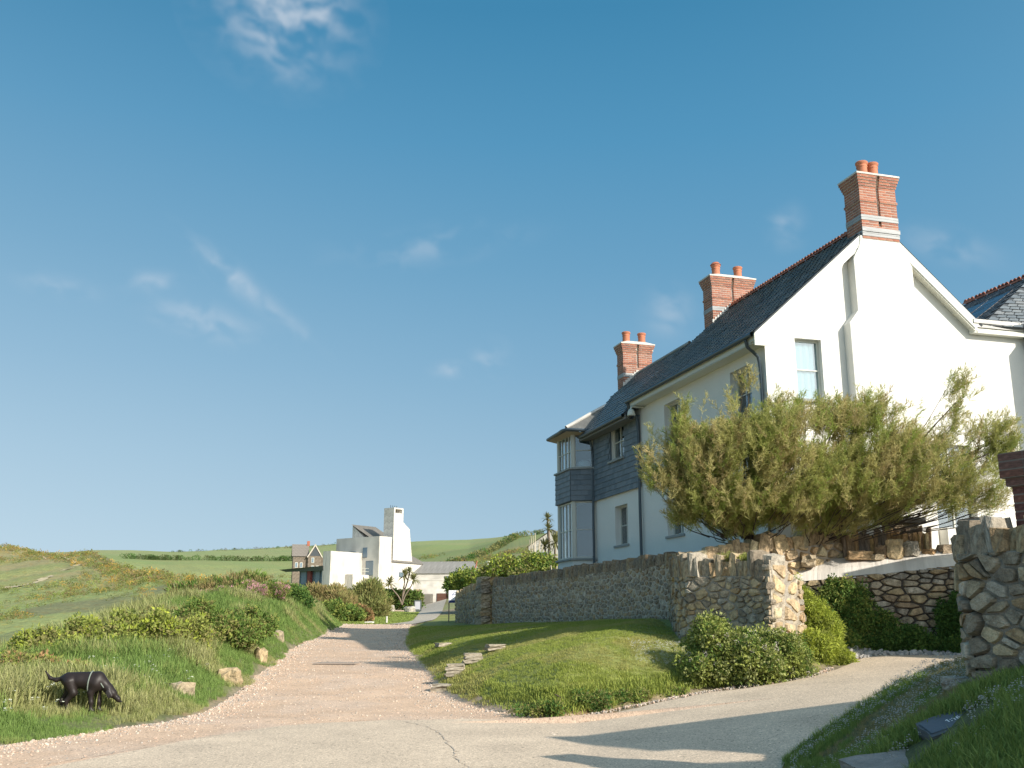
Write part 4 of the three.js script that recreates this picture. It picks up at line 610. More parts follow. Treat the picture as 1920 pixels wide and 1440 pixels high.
// unseen house out of view to the right, shaped to shade the bank and road
{
  const g = thing('unseen_house', 'unseen stone house beyond the right edge, placed to shade the road and bank', 'house', [8.75, 0.2, 0]);
  const block = (prof, len, ridges) => { part(g, 'wall', extr(prof, [], len).rotateY(Math.PI / 2), BUFF[2]); for (const [a, b] of ridges) part(g, 'roof', deck([[-0.15, a[1], -a[0]], [len, a[1], -a[0]], [len, b[1] + 0.05, -b[0]], [-0.15, b[1] + 0.05, -b[0]]]), SLATES[0]); };
  block([[6.4, 0], [11.5, 0], [11.5, 3.0], [7.35, 5.8], [6.4, 5.1]], 8, [[[11.7, 2.9], [7.35, 5.85]], [[6.3, 5.05], [7.35, 5.85]]]);
  block([[-3, 0], [5.5, 0], [5.5, 4.8], [1.5, 7.6], [-3, 4.8]], 8, [[[5.65, 4.75], [1.5, 7.65]], [[-3.1, 4.75], [1.5, 7.65]]]);
  const o = thing('unseen_outbuilding', 'unseen stone building beyond the right edge, placed to shade the far side of the drive', 'building', [11.0, 0.6, -18]);  // out of view, placed to shade the drive wall and its concrete top
  part(o, 'wall', extr([[0, 0], [3.2, 0], [3.2, 3.7], [1.5, 4.6], [0, 3.7]], [], 6).rotateY(Math.PI / 2), BUFF[2]); part(o, 'roof', deck([[-0.1, 3.65, 0.12], [6, 3.65, 0.12], [6, 4.66, -1.5], [-0.1, 4.66, -1.5]]), SLATES[0]); part(o, 'roof', deck([[-0.1, 3.65, -3.32], [6, 3.65, -3.32], [6, 4.66, -1.5], [-0.1, 4.66, -1.5]]), SLATES[0]);
}
// ---------- plants ----------
const LEAF = leafM([1.0, 1.0, 1.0], 0.3), GRASSM = leafM([1.0, 1.0, 1.0], 0.25), WOODM = M([0.085, 0.065, 0.05], 0.95, { bumpMap: T.lumps, bumpScale: 0.02 });
// tamarisk spray: a stem with side twigs that each carry threads of foliage
function sprayGeo(seed) {
  const r = rng(seed), P = [], a = new THREE.Vector3(), b = new THREE.Vector3(), d = new THREE.Vector3(), s = new THREE.Vector3(), e = new THREE.Vector3();
  const blade = (p, dir, len, w, droop) => { s.set(r() - 0.5, r() - 0.5, r() - 0.5).cross(dir).normalize().multiplyScalar(w / 2); const m = p.clone().addScaledVector(dir, len * 0.55), t = p.clone().addScaledVector(dir, len).add(e.set(0, -droop * len, 0)); P.push(...p.clone().sub(s).toArray(), ...p.clone().add(s).toArray(), ...m.clone().add(s).toArray(), ...p.clone().sub(s).toArray(), ...m.clone().add(s).toArray(), ...m.clone().sub(s).toArray(), ...m.clone().sub(s).toArray(), ...m.clone().add(s).toArray(), ...t.toArray()); return m; };
  for (let i = 0; i < 14; i++) {
    const t = i / 14; a.set(Math.sin(t * 2.5 + seed) * 0.05, t * 1.0, t * t * 0.22);
    d.set((r() - 0.5) * 1.5, 0.5 + r() * 0.6, (r() - 0.5) * 1.5).normalize(); if (i === 13) d.set(0, 1, 0.3).normalize();
    const L = 0.36 * (1.1 - 0.6 * t) * (0.7 + 0.6 * r()); blade(a, d, L, 0.014, 0.25);
    for (let k = 0; k < 9; k++) { b.copy(a).addScaledVector(d, L * (0.1 + 0.8 * k / 9)); const q = d.clone().add(e.set(r() - 0.5, r() - 0.35, r() - 0.5).multiplyScalar(1.9)).normalize(); blade(b, q, 0.12 + 0.13 * r(), 0.011, 0.3); }
  }
  const g = new THREE.BufferGeometry(); g.setAttribute('position', new THREE.Float32BufferAttribute(P, 3)); g.computeVertexNormals(); return g;
}
const mixc = tintMix;
const SPRAY = [1, 2, 3].map(sprayGeo);
function toward(dir, roll) { const q = new THREE.Quaternion().setFromUnitVectors(new THREE.Vector3(0, 1, 0), dir.clone().normalize()).multiply(new THREE.Quaternion().setFromAxisAngle(new THREE.Vector3(0, 1, 0), roll)), e = new THREE.Euler().setFromQuaternion(q); return [e.x, e.y, e.z]; }
{
  const base = [5.95, 3.0, -22.75], t = thing('tamarisk_tree', 'wide feathery olive-green tamarisk tree leaning over the wall in front of the gable', 'tree', base), r = rng(17);
  const W = (x, y, D) => new THREE.Vector3(x - base[0], y - base[1], -D - base[2]);
  // lobes of the crown: x, y, D, radii
  const lobes = [[3.4,5.2,22,.6,.6,.6,.5], [3.5,4.5,22,.7,.5,.6,.6], [4.2,5.75,22,.75,.7,.8,1], [4.3,5.2,21.8,.9,.8,.9,1.2], [4.5,4.4,21.9,.9,.6,.8,1], [5.1,5.9,22.2,.7,.65,.8,1], [5.42,6.75,22.3,.2,.5,.22,.12], [5.2,5.4,21.6,.9,.9,.9,1.4], [5.2,4.4,21.7,.8,.6,.8,.9], [6.0,5.85,22.1,.75,.7,.8,1.1], [6.2,5.3,21.5,1,.9,.9,1.5], [6.7,6.0,22.3,.6,.5,.6,.6], [7.2,5.8,22,.7,.7,.8,1], [7.2,4.9,21.6,.9,.8,.9,1.2], [6.3,4.3,21.6,.5,.45,.5,.5], [8.15,6.15,22.2,.5,.55,.5,.42], [8.2,5.4,21.9,.8,.75,.8,1.1], [8.1,4.6,21.9,.7,.5,.7,.7], [9.0,5.8,22.1,.7,.6,.7,.7], [9.1,5.0,21.9,.9,.65,.8,1], [9.9,5.6,22.2,.7,.7,.7,.65], [10.3,6.6,22.3,.3,.65,.35,.22], [10.0,4.7,22,.9,.55,.7,.7], [10.8,5.3,22.3,.6,.7,.5,.45], [11.2,5.7,22.4,.4,.5,.4,.2], [9.2,4.3,22,.8,.35,.6,.4], [10.3,4.2,22.1,.7,.35,.5,.25], [5.0,3.95,22.3,.7,.35,.5,.4], [3.7,4.0,22.2,.5,.35,.4,.3], [7.6,4.3,22.2,.6,.4,.6,.4], [5.7,4.15,22.5,.7,.5,.5,.8], [6.7,4.1,22.7,.7,.5,.5,.8], [7.6,4.0,22.8,.7,.45,.45,.7], [8.6,4.15,22.7,.8,.4,.45,.6], [4.9,3.85,22.6,.6,.4,.4,.5], [4.2,3.95,22.1,.6,.3,.5,.3]];
  const roots = [W(5.4, 3.0, 23.1), W(7.0, 3.0, 23.5)], tot = lobes.reduce((s, l) => s + l[6], 0), lists = [[], [], []];
  for (const L of lobes) {
    const n = Math.round(8800 * L[6] / tot);
    for (let i = 0; i < n; i++) {
      const v = new THREE.Vector3(r() - 0.5, r() - 0.5, r() - 0.5).normalize().multiplyScalar(Math.pow(r(), 0.42) * (0.85 + 0.3 * r())), p = W(L[0] + v.x * L[3], L[1] + v.y * L[4], L[2] + v.z * L[5]);
      if (fbm(p.x * 1.15 + 40, p.y * 1.6 + 9, p.z * 1.2, 3) < 0.40 + 0.05 * r()) continue;
      const root = p.distanceTo(roots[0]) < p.distanceTo(roots[1]) ? roots[0] : roots[1], dir = p.clone().sub(root).normalize().multiplyScalar(0.6).add(new THREE.Vector3((r() - 0.5) * 1.3 + 0.12, 0.25 + r() * 0.55, (r() - 0.5) * 1.2)), e = toward(dir, r() * 6.28), s = 0.28 + r() * 0.34, lt = smooth(0.35, 0.65, fbm(p.x * 1.7, p.y * 1.7, p.z * 1.7 + 30, 3));
      p.addScaledVector(dir.normalize(), -s * 0.5);
      const k = r(), c = k < 0.68 ? tint(r, mixc([0.205, 0.215, 0.06], [0.28, 0.25, 0.10], lt), mixc([0.27, 0.275, 0.09], [0.33, 0.29, 0.13], lt)) : k < 0.9 ? tint(r, [0.15, 0.185, 0.04], [0.21, 0.25, 0.06]) : tint(r, [0.30, 0.24, 0.12], [0.27, 0.22, 0.10]);
      lists[Math.floor(r() * 3)].push([p.x, p.y, p.z, ...e, s, s, s, c]);
    }
  }
  const crown = new THREE.Group(); crown.name = 'crown'; t.add(crown);
  lists.forEach((l, i) => { const f = instanced('foliage', SPRAY[i], LEAF, l); crown.add(f); });
  const limb = (a, b, r0, r1, sag) => { const m = a.clone().lerp(b, 0.5); m.y += sag; m.x += (r() - 0.5) * 0.3; m.z += (r() - 0.5) * 0.3; return tube([a.toArray(), a.clone().lerp(m, 0.5).toArray(), m.toArray(), b.toArray()], r0, r1, 10, 5); };
  roots.forEach((q, k) => { const f = q.clone().add(new THREE.Vector3(k ? 0.15 : -0.05, 0.75, 0.1)); part(t, 'trunk', tube([[q.x, q.y - 0.5, q.z], q.toArray(), [q.x + 0.08, q.y + 0.4, q.z + 0.05], f.toArray()], 0.19, 0.11, 10, 8), WOODM);
    lobes.forEach((L, i) => { const p = W(L[0], L[1], L[2]); if ((p.distanceTo(roots[0]) < p.distanceTo(roots[1])) !== (k === 0) || i % 3 === 1) return; part(t, 'limb', limb(q.clone().add(new THREE.Vector3(0, 0.25 + r() * 0.4, 0)), p, 0.042, 0.010, 0.05), WOODM); }); });
  const tw = []; for (let i = 0; i < 170; i++) { const L = lobes[Math.floor(r() * lobes.length)], p = W(L[0] + (r() - 0.5) * 1.7 * L[3], L[1] + (r() - 0.65) * 1.5 * L[4], L[2] + (r() - 0.5) * L[5]), root = p.distanceTo(roots[0]) < p.distanceTo(roots[1]) ? roots[0] : roots[1], a = p.clone().lerp(root, 0.35 + r() * 0.25); tw.push(limb(a, p, 0.014, 0.005, -0.08)); }
  part(t, 'twigs', join(tw), WOODM, true);
}
// bushes: clumps of leaves through an uneven, lobed volume
function bush(name, label, category, lobes, n, geo, cols, o = {}) { // lobes: [x, y centre, D, rx, ry, rz]
  const cx = lobes.reduce((s, l) => s + l[0], 0) / lobes.length, cd = lobes.reduce((s, l) => s + l[2], 0) / lobes.length, by = o.base ?? H(cx, cd), r = rng(Math.round(cx * 37 + cd * 11) + 5), t = thing(name, label, category, [cx, by, -cd], 0, o.group), list = [[], []]; let tot = 0;
  const all = []; for (const L of lobes) { all.push(L); for (let j = 0; j < 7; j++) { const a = r() * 6.283, e = (r() - 0.25) * 1.6, q = 0.26 + 0.24 * r(); all.push([L[0] + Math.cos(a) * Math.cos(e) * L[3] * 0.85, L[1] + Math.sin(e) * L[4] * 0.85, L[2] + Math.sin(a) * Math.cos(e) * L[5] * 0.85, L[3] * q, L[4] * (q + 0.08), L[5] * q]); } }
  tot = all.reduce((s, l) => s + l[3] * l[4], 0);
  for (const L of all) for (let i = 0, k = Math.round(n * L[3] * L[4] / tot); i < k; i++) {
    const v = new THREE.Vector3(r() - 0.5, r() - 0.5, r() - 0.5).normalize(), b = 0.72 + 0.5 * fbm(v.x * 2.2 + L[0], v.y * 2.2 + v.z, L[2] + v.z * 2, 3); v.multiplyScalar(b * Math.pow(r(), 0.3) * (r() < 0.05 ? 1.3 : 1));
    const s = (o.size ?? 0.16) * (0.7 + r() * 0.7), y = L[1] + v.y * L[4]; if (y < by - 0.2) continue;
    list[i & 1].push([L[0] + v.x * L[3] - cx, y - by, -(L[2] + v.z * L[5]) + cd, ...(o.up ? toward(new THREE.Vector3((r() - 0.5) * 0.7 + v.x * 0.4, 1, (r() - 0.5) * 0.7), r() * 6.3) : [r() * 6, r() * 6, r() * 6]), s, s * (o.tall ?? 1), s, (k => { let q = k * cols.length | 0; return tint(r, cols[q][0], cols[q][1]); })(r())]);
  }
  list.forEach((l, i) => l.length && t.add(instanced('foliage', geo[i % geo.length], o.mat ?? LEAF, l)));
  part(t, 'stem', join([0, 1, 2].map(i => { const L = lobes[i % lobes.length]; return tube([[(i - 1) * 0.08, -0.1, 0], [(L[0] - cx) * 0.4 + (i - 1) * 0.1, (L[1] - by) * 0.5, -(L[2] - cd) * 0.4], [(L[0] - cx) * 0.8, Math.max(0.1, L[1] - by), -(L[2] - cd) * 0.8]], 0.03, 0.012, 6, 5); })), WOODM);
  if (o.flowers) { const fl = []; for (let i = 0; i < o.flowers; i++) { const L = lobes[Math.floor(r() * lobes.length)], v = new THREE.Vector3(r() - 0.5, r() * 0.6, r() - 0.5 + 0.2).normalize().multiplyScalar(o.fr ?? 1.0), s = o.fs ?? 0.03; fl.push([L[0] + v.x * L[3] - cx, L[1] + v.y * L[4] - by, -(L[2] - v.z * L[5]) + cd, r() * 6, r() * 6, 0, s, s, s, o.fc ?? [0.75, 0.68, 0.6]]); } t.add(instanced('flowers', CLUMP[0], LEAF, fl)); }
  return t;
}
const g1 = [[0.07, 0.115, 0.025], [0.12, 0.175, 0.04]], g2 = [[0.15, 0.18, 0.045], [0.22, 0.24, 0.06]], g3 = [[0.04, 0.085, 0.02], [0.07, 0.13, 0.03]], ol = [[0.13, 0.13, 0.045], [0.20, 0.18, 0.07]], yl = [[0.20, 0.24, 0.035], [0.28, 0.31, 0.05]], br = [[0.20, 0.13, 0.06], [0.28, 0.17, 0.08]], pk = [[0.34, 0.18, 0.20], [0.42, 0.24, 0.25]];
bush('flowering_shrub', 'rounded green shrub with small cream flower heads at the corner of the gate wall', 'shrub', [[4.05, 0.95, 19.6, 0.72, 0.62, 0.6], [4.5, 0.85, 19.3, 0.62, 0.55, 0.55], [5.0, 0.85, 19.55, 0.55, 0.55, 0.5], [3.55, 0.70, 19.4, 0.45, 0.35, 0.4], [5.35, 0.65, 19.5, 0.35, 0.35, 0.35]], 2300, CLUMP, [g2, g2, g1, [[0.20, 0.22, 0.08], [0.26, 0.27, 0.11]]], { size: 0.075, flowers: 60, fs: 0.035 });
bush('creeper', 'yellow-green creeper hanging over the end of the gate wall', 'creeper', [[6.05, 1.95, 21.35, 0.22, 0.5, 0.25], [6.3, 1.4, 21.3, 0.4, 0.6, 0.35], [6.15, 0.85, 20.9, 0.45, 0.5, 0.4], [6.5, 0.8, 21.0, 0.4, 0.35, 0.4]], 1300, FINE, [yl, yl, g2], { size: 0.11 });
bush('ivy', 'leafy ivy climbing the sunlit left part of the wall across the drive', 'ivy', [[6.95, 1.75, 22.2, 0.4, 0.7, 0.22], [7.4, 2.0, 22.25, 0.45, 0.5, 0.22], [7.7, 1.45, 22.15, 0.5, 0.5, 0.25], [7.1, 1.1, 22.0, 0.5, 0.4, 0.3]], 1500, CLUMP, [g1, g3, g2], { size: 0.07 });
bush('ivy', 'dark ivy mat along the foot of the wall across the drive', 'ivy', [[8.3, 1.05, 22.0, 0.6, 0.35, 0.3], [9.0, 0.98, 21.9, 0.7, 0.28, 0.3], [9.7, 1.0, 21.85, 0.6, 0.3, 0.3]], 1300, CLUMP, [g3, g3, g1], { size: 0.07 });
bush('ivy', 'dark ivy climbing in the shade next to the near right wall', 'ivy', [[9.55, 1.5, 22.0, 0.42, 0.6, 0.22], [9.9, 1.9, 22.0, 0.35, 0.5, 0.2]], 800, CLUMP, [g3, g3], { size: 0.07 });
bush('ivy_bank', 'low ivy and weeds over the cut edge of the lawn beside the road', 'ivy', [[0.5, 0.12, 17.75, 0.5, 0.15, 0.28], [1.25, 0.17, 18.05, 0.55, 0.2, 0.3], [2.05, 0.20, 18.5, 0.45, 0.2, 0.3], [2.9, 0.24, 19.0, 0.3, 0.15, 0.25]], 800, CLUMP, [g1, g2, ol, g3], { size: 0.06 });
bush('wall_plant', 'tuft of grassy plants growing on top of the gate wall', 'plant', [[4.55, 2.78, 21.35, 0.2, 0.14, 0.12], [4.85, 2.74, 21.0, 0.14, 0.1, 0.1]], 90, FINE, [g2, ol], { size: 0.1, base: 2.62, up: 1 });
// left verge and beyond
bush('bramble', 'yellow-green bramble thicket on the left verge behind the dog', 'bush', [[-8.55, 1.2, 24.0, 0.85, 0.65, 0.8], [-9.3, 1.0, 23.2, 0.95, 0.6, 0.8], [-8.0, 1.05, 24.3, 0.7, 0.6, 0.6], [-9.9, 0.85, 22.3, 0.85, 0.5, 0.7]], 2000, CLUMP, [yl, g2, g2, ol], { size: 0.10 });
bush('bramble', 'darker green thicket right of the yellow-green brambles', 'bush', [[-7.95, 1.35, 26.5, 0.75, 0.65, 0.8], [-7.5, 1.25, 27.2, 0.7, 0.5, 0.7], [-8.4, 1.3, 27.5, 0.7, 0.6, 0.7], [-7.4, 1.5, 29, 0.6, 0.4, 0.7]], 1700, CLUMP, [g1, g2, g1, ol], { size: 0.10 });
bush('scrub', 'orange-tinged scrub at the left edge above the dog', 'bush', [[-8.6, 0.45, 20.3, 0.5, 0.3, 0.4], [-9.6, 0.5, 20.2, 0.8, 0.4, 0.6], [-10.6, 0.45, 20.5, 0.8, 0.4, 0.6]], 900, CLUMP, [ol, g2, br, g2], { size: 0.09 });
bush('tamarisk_bush', 'brown-tipped rounded tamarisk bush standing alone on the left bank', 'bush', [[-14.9, 2.2, 54, 2.2, 1.5, 1.6], [-13.0, 2.0, 54, 1.6, 1.2, 1.5], [-16.8, 1.9, 54, 1.5, 1.1, 1.4]], 1500, FINE, [ol, [[0.17, 0.14, 0.06], [0.24, 0.18, 0.085]], g1], { size: 0.36, base: 0.9, up: 1 });
bush('golden_shrub', 'bright yellow-green shrub in front of the lone tamarisk bush', 'shrub', [[-12.3, 1.95, 49, 1.0, 0.6, 0.8], [-13.3, 1.8, 49, 0.8, 0.5, 0.7]], 650, CLUMP, [yl, yl], { size: 0.16 });
bush('pink_valerian', 'patch of pink valerian flowering along the bank', 'flowers', [[-10.6, 2.75, 42, 0.7, 0.32, 0.6], [-11.7, 2.6, 42, 0.6, 0.32, 0.6], [-12.6, 2.4, 42.3, 0.6, 0.3, 0.5], [-9.9, 2.8, 42.5, 0.5, 0.3, 0.5]], 750, FINE, [pk, g1, g2], { size: 0.13, up: 1 });
bush('verge_shrub', 'dense dark green shrub on top of the bank', 'shrub', [[-10.6, 2.72, 46.5, 1.0, 0.42, 0.8], [-9.8, 2.5, 46, 0.8, 0.4, 0.7]], 900, CLUMP, [g1, g3, g1], { size: 0.15 });
bush('tamarisk_bush', 'olive brown tamarisk bush in front of the glazed corner of the modern house', 'bush', [[-14.4, 2.7, 76, 1.5, 1.05, 1.3], [-13.2, 2.7, 76, 1.2, 1.0, 1.3], [-15.8, 2.3, 76, 1.3, 0.85, 1.2]], 1300, FINE, [ol, [[0.19, 0.15, 0.065], [0.25, 0.19, 0.09]], ol], { size: 0.42, base: 1.3, up: 1 });
bush('broom_hedge', 'tall feathery olive hedge below the balcony of the modern house', 'hedge', [[-12.7, 3.0, 86, 1.3, 1.3, 1.0], [-11.6, 3.0, 86, 1.0, 1.35, 1.0], [-13.9, 2.8, 86, 0.9, 1.0, 1.0]], 900, FINE, [[[0.17, 0.18, 0.065], [0.22, 0.225, 0.085]], [[0.12, 0.15, 0.045], [0.17, 0.19, 0.06]], ol], { size: 0.45, base: 1.5, up: 1 });
bush('garden_shrub', 'low green shrub left of the small lawn', 'shrub', [[-12.2, 2.15, 68, 1.3, 0.65, 1.0], [-11.0, 2.0, 68, 0.9, 0.55, 0.9]], 800, CLUMP, [g1, g2], { size: 0.2 });
bush('garden_shrub', 'reddish brown shrub beside the start of the small lawn', 'shrub', [[-10.6, 2.05, 69, 0.75, 0.5, 0.8], [-10.1, 1.95, 69, 0.5, 0.42, 0.6]], 650, CLUMP, [br, ol, br], { size: 0.18 });
bush('clipped_hedge', 'clipped green hedge under the white wall of the modern house', 'hedge', [[-16.0, 4.2, 128, 1.3, 0.9, 0.8], [-14.5, 4.2, 128, 1.3, 0.9, 0.8], [-13.0, 4.2, 128, 1.2, 0.9, 0.8], [-11.9, 4.1, 128, 0.6, 0.8, 0.8]], 900, CLUMP, [g1, g3, g1, ol], { size: 0.35, base: 2.9 });
bush('garden_hedge', 'bright green hedge in front of the low slate roof', 'hedge', [[-4.3, 5.0, 92, 1.5, 1.2, 1.2], [-2.6, 4.7, 90, 1.4, 1.0, 1.2], [-1.2, 4.5, 88, 1.2, 0.9, 1.0]], 1100, CLUMP, [yl, g2, g1], { size: 0.3, base: 3.2 });
for (const [l, x, y, D] of [['left clump of yellow-green garden bushes behind the boundary wall', -0.6, 4.15, 62], ['middle clump of garden bushes behind the boundary wall', 0.5, 4.35, 60], ['right clump of garden bushes behind the wall next to the bay window', 1.7, 4.2, 58]]) bush('garden_bush', l, 'bush', [[x, y, D, 1.1, 1.0, 1.0], [x - 0.8, y - 0.3, D, 0.9, 0.8, 0.9], [x + 0.8, y - 0.1, D, 0.9, 0.9, 0.9]], 800, CLUMP, [g2, yl, g1, ol], { size: 0.2, base: 3.0 });
// cabbage palms: forked stems with rosettes of sword leaves
const ROSETTE = (() => { const r = rng(8), P = [], s = new THREE.Vector3(), u = new THREE.Vector3(0, 1, 0); for (let i = 0; i < 60; i++) { const a = r() * 6.283, e = -0.5 + r() * 1.9, d = new THREE.Vector3(Math.cos(a) * Math.cos(e), Math.sin(e), Math.sin(a) * Math.cos(e)); s.crossVectors(d, u).normalize().multiplyScalar(0.065); const m = d.clone().multiplyScalar(0.55), t = d.clone().multiplyScalar(0.95 + r() * 0.2); t.y -= 0.18; P.push(-s.x, -s.y, -s.z, s.x, s.y, s.z, m.x + s.x, m.y, m.z + s.z, -s.x, -s.y, -s.z, m.x + s.x, m.y, m.z + s.z, m.x - s.x, m.y, m.z - s.z, m.x - s.x, m.y, m.z - s.z, m.x + s.x, m.y, m.z + s.z, ...t.toArray()); } const g = new THREE.BufferGeometry(); g.setAttribute('position', new THREE.Float32BufferAttribute(P, 3)); g.computeVertexNormals(); return g; })();
function palm(label, x, D, y0, heads, trunkM, group) { const t = thing('cabbage_palm', label, 'palm', [x, y0, -D], 0, group); for (const [hx, hy2, hz, s] of heads) { part(t, 'trunk', tube([[0, 0, 0], [hx * 0.25, hy2 * 0.35, hz * 0.3], [hx * 0.8, hy2 * 0.75, hz * 0.8], [hx, hy2, hz]], 0.11, 0.07, 8, 6), trunkM); const q = part(t, 'crown', ROSETTE, PALML); q.position.set(hx, hy2, hz); q.scale.setScalar(s); q.rotation.y = hx * 3; } return t; }
const PALML = leafM([0.24, 0.24, 0.10], 0.25), BARK = M([0.20, 0.16, 0.12], 0.95), PALE = M([0.52, 0.45, 0.33], 0.9);
palm('cabbage palm with three leafy heads against the white wall of the modern house', -13.6, 126, 3.6, [[-1.6, 2.6, 0, 1.2], [0.3, 3.5, 0, 1.25], [1.4, 3.0, 0.3, 1.2], [0.8, 4.0, -0.3, 0.9]], BARK);
palm('tall cabbage palm with tiered heads beside the bay window', 2.55, 66, 3.0, [[-0.2, 5.2, 0, 0.55], [-0.15, 4.5, 0.2, 0.6], [0.3, 3.6, 0.2, 0.9], [-0.4, 3.4, 0, 0.8]], BARK);
for (const [l, x, D, k] of [['leafless pale forked palm stems left of the tall palm', 1.35, 60, 0], ['low pale bare stems above the boundary wall next to the bay', 1.95, 46, 1]]) { const t = thing('bare_palm', l, 'tree', [x, 3.0, -D]), r = rng(3 + k); for (let i = 0; i < 9; i++) { const a = (r() - 0.5) * 1.3, h = (k ? 0.7 : 2.6) + r() * (k ? 0.5 : 1.4); part(t, 'stem', tube([[a * 0.1, 0, 0], [a * 0.4, h * 0.5, (r() - 0.5) * 0.4], [a * (k ? 0.6 : 1), h, (r() - 0.5) * 0.6]], 0.06, 0.025, 6, 5), PALE); } }
// ---------- grass ----------
const TUFT = [tuftGeo(11, 1, 0.5, 0.45, 0.05), tuftGeo(11, 2, 0.5, 0.5, 0.05), tuftGeo(9, 3, 0.55, 0.7, 0.06)], SHORT = [tuftGeo(16, 5, 0.9, 0.5, 0.085), tuftGeo(16, 6, 0.9, 0.6, 0.085)];
function grass(name, geo, list) { const per = geo.map(() => []); list.forEach((l, i) => per[i % geo.length].push(l)); per.forEach(l => { const m = instanced(numbered(name), geo[0], GRASSM, l); m.geometry = geo[per.indexOf(l)]; scene.add(m); }); }
{
  const r = rng(101), lawn = [];
  for (let i = 0; i < 70000; i++) { const D = 17 + 34 * Math.pow(r(), 1.6), x = mix(-6, 6.6, r()); if (lawnIn(x, D) < 0.05 + r() * 0.1) continue; if (x > mix(3.9, -0.9, (D - 24.9) / 13.8) - 0.05 && D > 22) continue; if (x > 3.55 && D > 21.2 - (x - 4.2) * 1.0 && D > 20.1) continue; const near = lawnIn(x, D), s = (near < 0.7 ? 0.045 + 0.045 * r() : 0.028 + 0.022 * r()) * (D < 19.5 && x > 0.5 ? 1.4 : 1), n = fbm(x * 0.7, D * 0.7, 3, 3); lawn.push([x, H(x, D), -D, 0, r() * 6.28, 0, s * 1.5, s, s * 1.5, tint(r, n > 0.52 ? [0.215, 0.225, 0.06] : [0.17, 0.205, 0.042], n > 0.55 ? [0.25, 0.23, 0.085] : [0.21, 0.235, 0.055], 0.15)]); }
  grass('lawn_grass', SHORT, lawn);
  const verge = [];
  for (let i = 0; i < 64000; i++) { const D = 11 + 60 * Math.pow(r(), 1.5), e = 7.5 * Math.pow(r(), 1.25), x = xl(D) - e + (fbm(D * 0.8, 1, 4, 3) - 0.5) * 1.0; if (xl(D) - x < -0.12) continue; const tall = smooth(0.2, 1.6, xl(D) - x), n = fbm(x * 0.6, D * 0.6, 8, 3), s = mix(0.08, 0.20 + 0.26 * n * n * 2, tall) * (0.7 + 0.6 * r()) * (1 + D * 0.006) * (Math.abs(x + 7.0) < 0.85 && Math.abs(D - 16.35) < 0.85 ? 0.32 : 1); verge.push([x, H(x, D), -D, (r() - 0.5) * 0.3, r() * 6.28, (r() - 0.5) * 0.3, s * 0.85, s, s * 0.85, tint(r, n > 0.54 ? [0.18, 0.20, 0.065] : [0.095, 0.15, 0.035], n > 0.6 ? [0.26, 0.25, 0.12] : [0.15, 0.21, 0.06])]); }
  grass('verge_grass', TUFT, verge);
  const bank = [];
  for (let i = 0; i < 48000; i++) { const D = mix(4.5, 15.5, r()), x = mix(1.7, 9, r() * r()); const b = bankIn(x, D); if (b < 0.02 || b > 6) continue; if (Math.hypot(x - 3.33, (D - 7.85) * 0.9) < 0.3 || Math.hypot(x - 2.92, D - 7.95) < 0.34) continue; const n = fbm(x * 1.1, D * 1.1, 5, 4), s = (0.035 + 0.10 * smooth(0.4, 0.72, n)) * (0.7 + 0.6 * r()); bank.push([x, H(x, D), -D, (r() - 0.5) * 0.4, r() * 6.28, (r() - 0.5) * 0.4, s * 1.0, s, s * 1.0, tint(r, n < 0.46 ? [0.17, 0.15, 0.065] : [0.115, 0.17, 0.042], n < 0.46 ? [0.25, 0.22, 0.11] : [0.18, 0.225, 0.065])]); }
  grass('bank_grass', TUFT, bank);
  const back = []; for (let i = 0; i < 9000; i++) { const D = mix(57.5, 114, r()), x = mix(-17, -6, r()); if (x > lerpT([[55, -6.6], [60, -6.9], [70, -6.95], [95, -8.7], [130, -11.5]], D) - 0.15) continue; const s = 0.07 + 0.06 * r(); back.push([x, H(x, D), -D, 0, r() * 6, 0, s * 3, s, s * 3, tint(r, [0.16, 0.22, 0.05], [0.22, 0.25, 0.06])]); }
  grass('far_lawn_grass', SHORT, back);
  // small flowers
  const petal = clumpGeo(7, 9, 0.8, 0.7), dz = [], cow = [];
  for (let i = 0; i < 5200; i++) { const D = mix(7.2, 13.5, r()), x = mix(2.2, 6, r()), b = bankIn(x, D); if (b < 0.15 || fbm(x * 1.3, D * 1.3, 51, 3) < 0.5) continue; dz.push([x, H(x, D) + 0.05 + r() * 0.05, -D, 0, r() * 6, 0, 0.016, 0.01, 0.016, [0.55, 0.55, 0.55]]); }
  for (let i = 0; i < 500; i++) { const D = mix(19.8, 21.5, r()), x = mix(2.4, 3.9, r()); dz.push([x, H(x, D) + 0.05, -D, 0, r() * 6, 0, 0.013, 0.008, 0.013, [0.8, 0.8, 0.8]]); }
  const da = instanced('daisies', petal, LEAF, dz); scene.add(da);
  for (let i = 0; i < 150; i++) { const D = mix(13.5, 24, r()), x = xl(D) - 0.6 - 4 * r(); if (fbm(x * 0.8, D * 0.8, 77, 3) < 0.5) continue; cow.push([x, H(x, D) + 0.2 + r() * 0.2, -D, 0, r() * 6, 0, 0.05, 0.02, 0.05, [0.72, 0.74, 0.62]]); }
  scene.add(instanced('cow_parsley', petal, LEAF, cow));
  // gorse and bracken over the far hills
  const gorse = [], cl = [[[0.10, 0.12, 0.035], [0.16, 0.16, 0.05]], [[0.14, 0.11, 0.055], [0.20, 0.15, 0.07]], [[0.30, 0.20, 0.05], [0.36, 0.24, 0.06]], [[0.12, 0.16, 0.04], [0.17, 0.20, 0.06]]];
